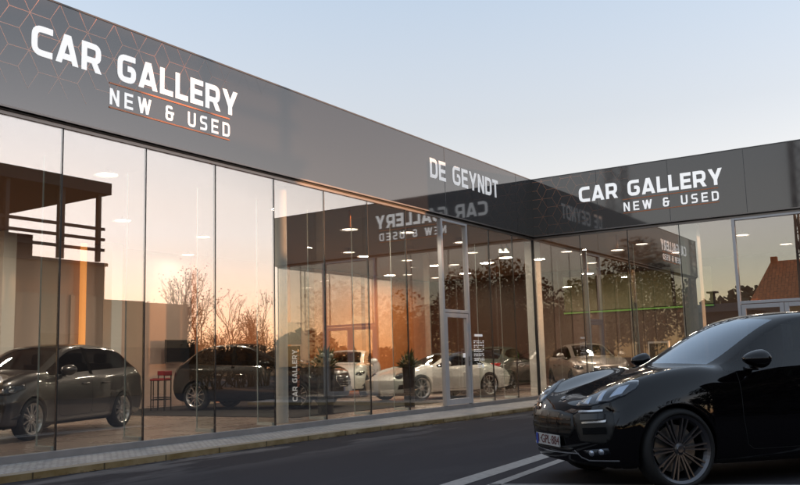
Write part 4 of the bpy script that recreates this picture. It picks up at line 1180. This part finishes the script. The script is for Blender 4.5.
# red bar stool
def stool(x, y, rz, lab):
    o = empty('bar_stool', (x, y, FL), rz); tag(o, lab, 'bar stool', None)
    mr_ = bpy.data.materials.get('red_seat') or pbr('red_seat', (.28, .015, .02), .45)
    bm = bmesh.new(); box(bm, -.2, -.2, .74, .2, .2, .79); obj('seat', bm, mr_, o, bevel=.02)
    bm = bmesh.new(); box(bm, -.20, .17, .86, .20, .21, .98); obj('backrest', bm, mr_, o, bevel=.015)
    for sx in (-1, 1):
        bm = bmesh.new(); tube(bm, [(.17*sx, .19, 0), (.17*sx, .19, .92)], .014); obj('leg', bm, m_black, o)
        bm = bmesh.new(); tube(bm, [(.17*sx, -.17, 0), (.17*sx, -.17, .75)], .014); obj('leg', bm, m_black, o)
    bm = bmesh.new(); tube(bm, [(-.17, -.17, .28), (.17, -.17, .28), (.17, .19, .28), (-.17, .19, .28), (-.17, -.17, .28)], .011); obj('footrest', bm, m_black, o)
stool(-7.3, 6.9, R(200), 'red topped bar stool on thin black legs behind the grey estate')
stool(-6.2, 8.1, R(160), 'red topped bar stool farther back by the television wall')
bxo('x', m_black, None, 0, 0, -50, .01, .01, -49.9) if False else None
o = bxo('display_plinth', pbr('plinth_white', (.50, .38, .30), .5), None, -4.9, 8.15, FL, -4.2, 8.75, FL+.55, bevel=.01); tag(o, 'low pale box standing on the floor under the television', 'plinth')
o = bxo('floor_mat', pbr('dark_carpet', (.020, .018, .018), .95), None, -8.9, 1.2, FL+.004, -2.9, 8.3, FL+.012); tag(o, 'dark carpet under the black crossover', 'carpet')
o = bxo('floor_mat', bpy.data.materials['dark_carpet'], None, -1.6, -3.2, FL+.004, 0, 0, FL+.012) if False else None

# upright banner by the column
bn = empty('banner_stand', (-9.26, .95, FL)); tag(bn, 'upright black banner reading CAR GALLERY beside the round pale column', 'banner')
rot = Matrix.Rotation(R(-22), 3, 'Z')
bn.rotation_euler = (0, 0, R(-22))
bm = bmesh.new(); box(bm, -.16, -.012, .22, .16, .012, 1.40); obj('panel', bm, m_gloss_black, bn)
bm = bmesh.new(); tube(bm, [(-.18, 0, .02), (-.18, 0, 1.45)], .014); obj('pole', bm, m_rim_silver, bn)
bm = bmesh.new(); lathe(bm, [(0, 0), (.24, 0), (.24, .015), (0, .02)], 24); obj('base', bm, m_rim_silver, bn)
bm = bmesh.new(); box(bm, -.24, -.010, 1.43, .18, .010, 1.86); obj('grey_board', bm, pbr('grey_board', (.30, .31, .29), .5), bn)
lt = lambda u, v, d: (.055-v, -.0125-d, u)
word(bn, 'CAR GALLERY', .34, 1.33, -.03, .075, lt, m_white_letter2, depth=.002)
lt2 = lambda u, v, d: (.135-v, -.0125-d, u)
word(bn, 'NEW & USED', .62, 1.33, .0, .055, lt2, m_copper, t=.2, gap=.3, depth=.002)

# plants
m_pot = pbr('dark_planter', (.018, .018, .02), .4)
m_leafl = [pbr('leaf_a', (.05, .10, .03), .6), pbr('leaf_b', (.09, .13, .05), .6), pbr('petal', (.55, .55, .45), .6)]
def plant(x, y, lab, h=1.02, cr=.42, seed=1, flowers=True, rp=.2, n=220):
    rd = random.Random(seed)
    o = empty('potted_plant', (x, y, FL)); tag(o, lab, 'plant')
    bm = bmesh.new(); lathe(bm, [(0, 0), (rp*.8, 0), (rp, h), (rp*.9, h), (rp*.88, h-.03), (0, h-.03)], 24); obj('pot', bm, m_pot, o)
    bm = bmesh.new()
    for k in range(n):
        a = rd.uniform(0, 6.28); e = rd.uniform(.1, 1.4); L_ = cr*rd.uniform(.5, 1.15)*(1+.4*(e > 1.1))
        d = Vector((math.cos(a)*math.cos(e), math.sin(a)*math.cos(e), math.sin(e))); t = d.cross(Vector((0, 0, 1))).normalized()
        p0 = Vector((d.x*.04, d.y*.04, h-.05)); p1 = p0+d*L_*.6; p2 = p0+d*L_-Vector((0, 0, .12*L_)); w_ = rd.uniform(.012, .035)
        f = [bm.verts.new(q) for q in (p0, p1-t*w_, p2, p1+t*w_)]; fc = bm.faces.new(f); fc.material_index = rd.randrange(2)
    obj('foliage', bm, m_leafl, o)
    if flowers:
        bm = bmesh.new()
        for k in range(9):
            a = rd.uniform(0, 6.28); c_ = Vector((math.cos(a)*.20, math.sin(a)*.20, h+rd.uniform(.02, .25)))
            bmesh.ops.create_icosphere(bm, subdivisions=1, radius=rd.uniform(.03, .06), matrix=Matrix.Translation(c_))
        obj('flower', bm, m_leafl[2], o)
plant(-7.75, 1.35, 'leafy plant with pale flowers in a tall black pot by the black crossover', .98, .42, 2)
plant(-5.05, 1.0, 'slim green plant in a narrow black pot left of the glass door', .95, .34, 5, False, .15)

# upright A-frame board in the short wing
o = empty('notice_stand', (1.55, -2.9, FL), R(-20)); tag(o, 'pale framed notice stand behind the short front', 'notice stand')
bxo('panel', m_gloss_black, o, -.01, -.30, .15, .01, .30, 1.35); bm = bmesh.new()
box(bm, -.02, -.34, .0, .02, -.30, 1.4); box(bm, -.02, .30, .0, .02, .34, 1.4); box(bm, -.019, -.30, 1.35, .019, .30, 1.4); obj('frame', bm, m_alu, o)

# ------------------------------------------------------------------ what the glass mirrors: the other side of the street
m_tan = pbr('tan_render', (.20, .15, .10), .85, noise=.15, nscale=1)
m_dkroof = pbr('dark_roof', (.030, .028, .028), .7)
m_steel = pbr('dark_steel', (.03, .03, .03), .5)
def tb(name, mat, par, *b): return bxo(name, mat, par, *b)
cb = empty('canopy_building', (0, -24, 0)); tag(cb, 'tan building with an open roof terrace under a dark canopy, mirrored in the leftmost panes', 'building')
tb('wall', m_tan, cb, -14, -9, 0, 4.2, 0, 6.1)
tb('annex', m_tan, cb, 4.21, -8, 0, 9.5, .0, 4.55)
tb('plinth', m_dkroof, cb, -14.05, .0, 0, 9.55, .06, 2.3)
tb('parapet', m_dkroof, cb, -14.1, -9.1, 6.1, 4.3, .1, 6.25)
tb('canopy', m_dkroof, cb, -15, -8, 9.45, 4.05, .6, 10.0)
for x in (-13.4, -8.6, -4.2, -1.0, 1.6, 3.55): tb('post', m_steel, cb, x-.09, .2, 6.25, x+.09, .4, 9.45); 
for x in (-13.4, -4.2, 3.55): tb('post', m_steel, cb, x-.09, -7.4, 6.25, x+.09, -7.2, 9.45)
for z in (6.75, 7.25, 7.75): tb('rail', m_steel, cb, -13.4, .22, z, 3.9, .36, z+.13)
tb('roof_box', m_dkroof, cb, -13.9, -6, 6.26, -3.4, -.6, 9.44); tb('roof_box', m_dkroof, cb, -.6, -2.4, 6.26, .9, -.6, 7.3)
for x in (-11, -7.5, -3.5, 1): 
    wn_ = tb('window', m_gloss_black, cb, x, .0, 1.2, x+1.8, .04, 2.9); 
# bare trees in front of the afterglow
m_bark = pbr('bark', (.045, .032, .025), .9)
m_autumn = pbr('autumn_leaf', (.10, .055, .02), .8, noise=.5, nscale=2)
def bare_tree(x, y, h, lab, seed, leaves=140, name='bare_tree', spread=.5, group='bare trees across the road'):
    rd = random.Random(seed); o = empty(name, (x, y, 0)); tag(o, lab, 'bush' if 'bush' in name else 'tree', group)
    bm = bmesh.new(); tips = []
    def grow(p, d, L_, r, lv):
        q = p; pts = [p]
        for k in range(3):
            d = (d+Vector((rd.gauss(0, .12), rd.gauss(0, .12), rd.gauss(.03, .06)))).normalized(); q = q+d*L_/3; pts.append(q)
        tube(bm, pts, [r, r*.85, r*.72, r*.6], 5 if lv < 2 else 3, False)
        if lv >= 2: tips.append(q)
        if lv == 5: return
        for k in range(3 if lv < 2 else rd.choice((2, 3))):
            a = rd.uniform(0, 6.28); dd = (d+Vector((math.cos(a), math.sin(a), rd.uniform(-.1, .5)))*spread*rd.uniform(.6, 1.2)).normalized()
            grow(pts[rd.choice((2, 3, 3))], dd, L_*rd.uniform(.55, .8), max(r*.6, .009), lv+1)
    grow(Vector((0, 0, 0)), Vector((0, 0, 1)), h*(.18 if 'bush' in name else .34), h*.014, 0)
    if 'bush' in name:
        for q in range(4): grow(Vector((rd.gauss(0, .15), rd.gauss(0, .15), 0)), Vector((rd.gauss(0, .35), rd.gauss(0, .35), 1)).normalized(), h*.3, h*.012, 1)
    obj('trunk', bm, m_bark, o)
    bm = bmesh.new()
    for k in range(leaves*3):
        c_ = rd.choice(tips)+Vector((rd.gauss(0, .22), rd.gauss(0, .22), rd.gauss(0, .22))); s = rd.uniform(.02, .05)
        a = Vector((rd.gauss(0, 1), rd.gauss(0, 1), rd.gauss(0, 1))).normalized()*s; b_ = a.orthogonal().normalized()*s
        bm.faces.new([bm.verts.new(c_+q) for q in (a, b_, -a, -b_)])
    obj('crown', bm, m_autumn, o)
for k in range(24):
    rk = random.Random(300+k)
    t = k/23
    x, y = lerp(9.8, 27, t)+rk.uniform(-.5, .5), lerp(-25.4, -33, t)-rk.uniform(0, 3.5)
    bare_tree(x, y, (3.4+1.3*math.sin(t*9)+rk.uniform(-.6, 1.6))*(1+.25*t)*(1.25 if .12 < t < .5 else 1), 'bare autumn tree across the road, dark against the orange sky', 20+k, 70, spread=rk.uniform(.28, .5))
for k in range(14):
    rk = random.Random(900+k); t = k/13
    bare_tree(lerp(9.9, 20.5, t)+rk.uniform(-.4, .4), lerp(-24.6, -27.5, t)-rk.uniform(0, 1.2), rk.uniform(2.6, 4.4), 'low bare bush at the foot of the trees across the road', 950+k, 420, 'bare_bush', .75, 'bare bushes across the road')
# far tree line, and a shrub row added to darken the car's reflections
def far_tree(x, y, h, r, seed, lab='round dark tree on the far edge of the fields', group='far trees', n=420, sz=1.):
    rd = random.Random(seed); o = empty('far_tree', (x, y, 0)); tag(o, lab, 'tree', group)
    bm = bmesh.new(); tube(bm, [(0, 0, 0), (0, 0, h*.5)], [h*.03, h*.015], 6); obj('trunk', bm, m_bark, o)
    bm = bmesh.new()
    for k in range(n):
        while True:
            q = Vector((rd.uniform(-1, 1), rd.uniform(-1, 1), rd.uniform(-1, 1)))
            if q.length < 1 and q.length > .4: break
        c_ = Vector((q.x*r, q.y*r, h*.58+q.z*h*.42)); s = rd.uniform(.12, .34)*r/2*sz
        a = Vector((rd.gauss(0, 1), rd.gauss(0, 1), rd.gauss(0, 1))).normalized()*s; b_ = a.orthogonal().normalized()*s
        bm.faces.new([bm.verts.new(c_+q2) for q2 in (a, b_, -a, -b_)])
    obj('crown', bm, m_hedge, o)
m_hedge = pbr('dark_foliage', (.035, .040, .018), .85, noise=.5, nscale=1.5)
rd0 = random.Random(9)
for k in range(26):
    a = R(-75+k*2.7); d = rd0.uniform(85, 120)
    far_tree(-10+d*math.cos(a), -10+d*math.sin(a), rd0.uniform(3.5, 7.0), rd0.uniform(2.2, 4.2), 100+k)
for k in range(14):
    a = R(147+k*2.6); d = rd0.uniform(70, 100)
    far_tree(d*math.cos(a), d*math.sin(a), rd0.uniform(4.0, 8.5), rd0.uniform(2.5, 4.5), 200+k)
for k in range(9):  # row added behind the camera so the black car mirrors something dark
    rk = random.Random(500+k); x0 = -47+k*4.1; y = -17.0-rk.uniform(0, .8); h = rk.uniform(4.4, 6.0)
    o = empty('added_shrub', (x0, y, 0)); tag(o, 'tall dark evergreen shrub added behind the camera to darken the car reflections', 'shrub', 'evergreen shrubs added for dark reflections')
    bm = bmesh.new(); tube(bm, [(0, 0, 0), (0, 0, h*.7)], [.10, .03], 6); obj('trunk', bm, m_bark, o)
    bm = bmesh.new(); lob = [(rk.uniform(-1.5, 1.5), rk.uniform(-.6, .6), h*rk.uniform(.15, .86), rk.uniform(.8, 1.35)) for q in range(16)]
    for q in range(3200):
        lx, ly, lz, lr = rk.choice(lob); d_ = Vector((rk.gauss(0, 1), rk.gauss(0, 1), rk.gauss(0, 1))).normalized()
        c_ = Vector((lx, ly, lz))+d_*lr*rk.uniform(.6, 1.05); c_.z = max(.1, c_.z); s_ = rk.uniform(.07, .16)
        d1 = Vector((rk.gauss(0, 1), rk.gauss(0, 1), rk.gauss(0, 1))).normalized()*s_; d2 = d1.orthogonal().normalized()*s_*.6
        bm.faces.new([bm.verts.new(c_+v_) for v_ in (d1, d2, -d1, -d2)])
    obj('crown', bm, m_hedge, o)
for k in range(11):
    rk = random.Random(700+k)
    far_tree(-52-rk.uniform(0, 14), -5-k*2.9+rk.uniform(-.8, .8), rk.uniform(8.5, 12.0), rk.uniform(2.8, 4.0), 720+k, 'tall dark tree closing the car park to the west', 'tall trees west of the car park', 3000, .36)
# sheds, house with hipped orange roof, lattice masts to the west
sh = empty('shed', (-30, 0, 0)); tag(sh, 'long low dark shed west of the showroom', 'shed')
tb('wall', m_dkroof, sh, -8, .3, 0, 0, 16, 3.6); bm = bmesh.new()
v = [bm.verts.new(q) for q in ((.3, .0, 3.6), (.3, 16.2, 3.6), (-8.3, 16.2, 3.6), (-8.3, .0, 3.6), (-.5, .0, 4.1), (-.5, 16.2, 4.1), (-7.5, 16.2, 4.1), (-7.5, .0, 4.1))]
for f in ((3, 2, 1, 0), (4, 5, 6, 7), (0, 1, 5, 4), (1, 2, 6, 5), (2, 3, 7, 6), (3, 0, 4, 7)): bm.faces.new([v[i] for i in f])
obj('roof', bm, m_dkroof, sh)
bm = bmesh.new(); tube(bm, [(-3, 3.0, 4.0), (-3, 3.0, 4.9)], .16); box(bm, -3.3, 2.7, 4.9, -2.7, 3.3, 5.0); obj('chimney', bm, m_dkroof, sh)
ho = empty('house', (-60, 0, 0)); tag(ho, 'house with a steep orange tiled hip roof, mirrored beside the entrance', 'house')
m_orange_tile = brick_mat('orange_tile', (.40, .14, .05), (.48, .17, .065), (.20, .07, .03), 1., .5, .3, .02, .8)
m_yel = pbr('yellow_brick', (.33, .25, .12), .85, noise=.2, nscale=2)
tb('wall', m_yel, ho, -9, -12.5, 0, -.4, 6.2, 5.3); bm = bmesh.new()
v = [bm.verts.new(q) for q in ((0, 6.6, 5.3), (-9.4, 6.6, 5.3), (-9.4, -12.9, 5.3), (0, -12.9, 5.3), (-4.2, 5.0, 9.6), (-4.2, -11, 9.6))]
for f in ((0, 1, 2, 3), (0, 4, 1), (2, 5, 3), (0, 3, 5, 4), (1, 4, 5, 2)): bm.faces.new([v[i] for i in f])
obj('roof', bm, m_orange_tile, ho); tb('chimney', m_orange_tile, ho, -4.5, 4.45, 9.0, -3.95, 5.0, 10.0)
for y in (-10, -6.5, -3, 1, 3.8): tb('window', m_gloss_black, ho, -.4, y, 1.5, -.36, y+1.2, 3.6)
def mast(x, y, h, w_, lab):
    o = empty('lattice_mast', (x, y, 0)); tag(o, lab, 'mast'); bm = bmesh.new()
    cs = [(-w_, -w_), (w_, -w_), (w_, w_), (-w_, w_)]
    for a, b_ in cs: tube(bm, [(a, b_, 0), (a*.75, b_*.75, h)], .07, 4)
    obj('leg', bm, m_steel, o); bm = bmesh.new(); n = int(h/1.3)
    for k in range(n):
        z0, z1 = h*k/n, h*(k+1)/n; s0, s1 = 1-.25*k/n, 1-.25*(k+1)/n
        for i in range(4):
            a = cs[i]; b_ = cs[(i+1) % 4]
            tube(bm, [(a[0]*s0, a[1]*s0, z0), (b_[0]*s1, b_[1]*s1, z1)], .035, 3, False); tube(bm, [(b_[0]*s0, b_[1]*s0, z0), (a[0]*s1, a[1]*s1, z1)], .035, 3, False)
    obj('bracing', bm, m_steel, o)
mast(-31, -3.0, 17, .75, 'tall steel lattice mast, mirrored right of the orange roof')
mast(-46, 13.0, 22, .8, 'steel lattice mast standing behind the long shed')
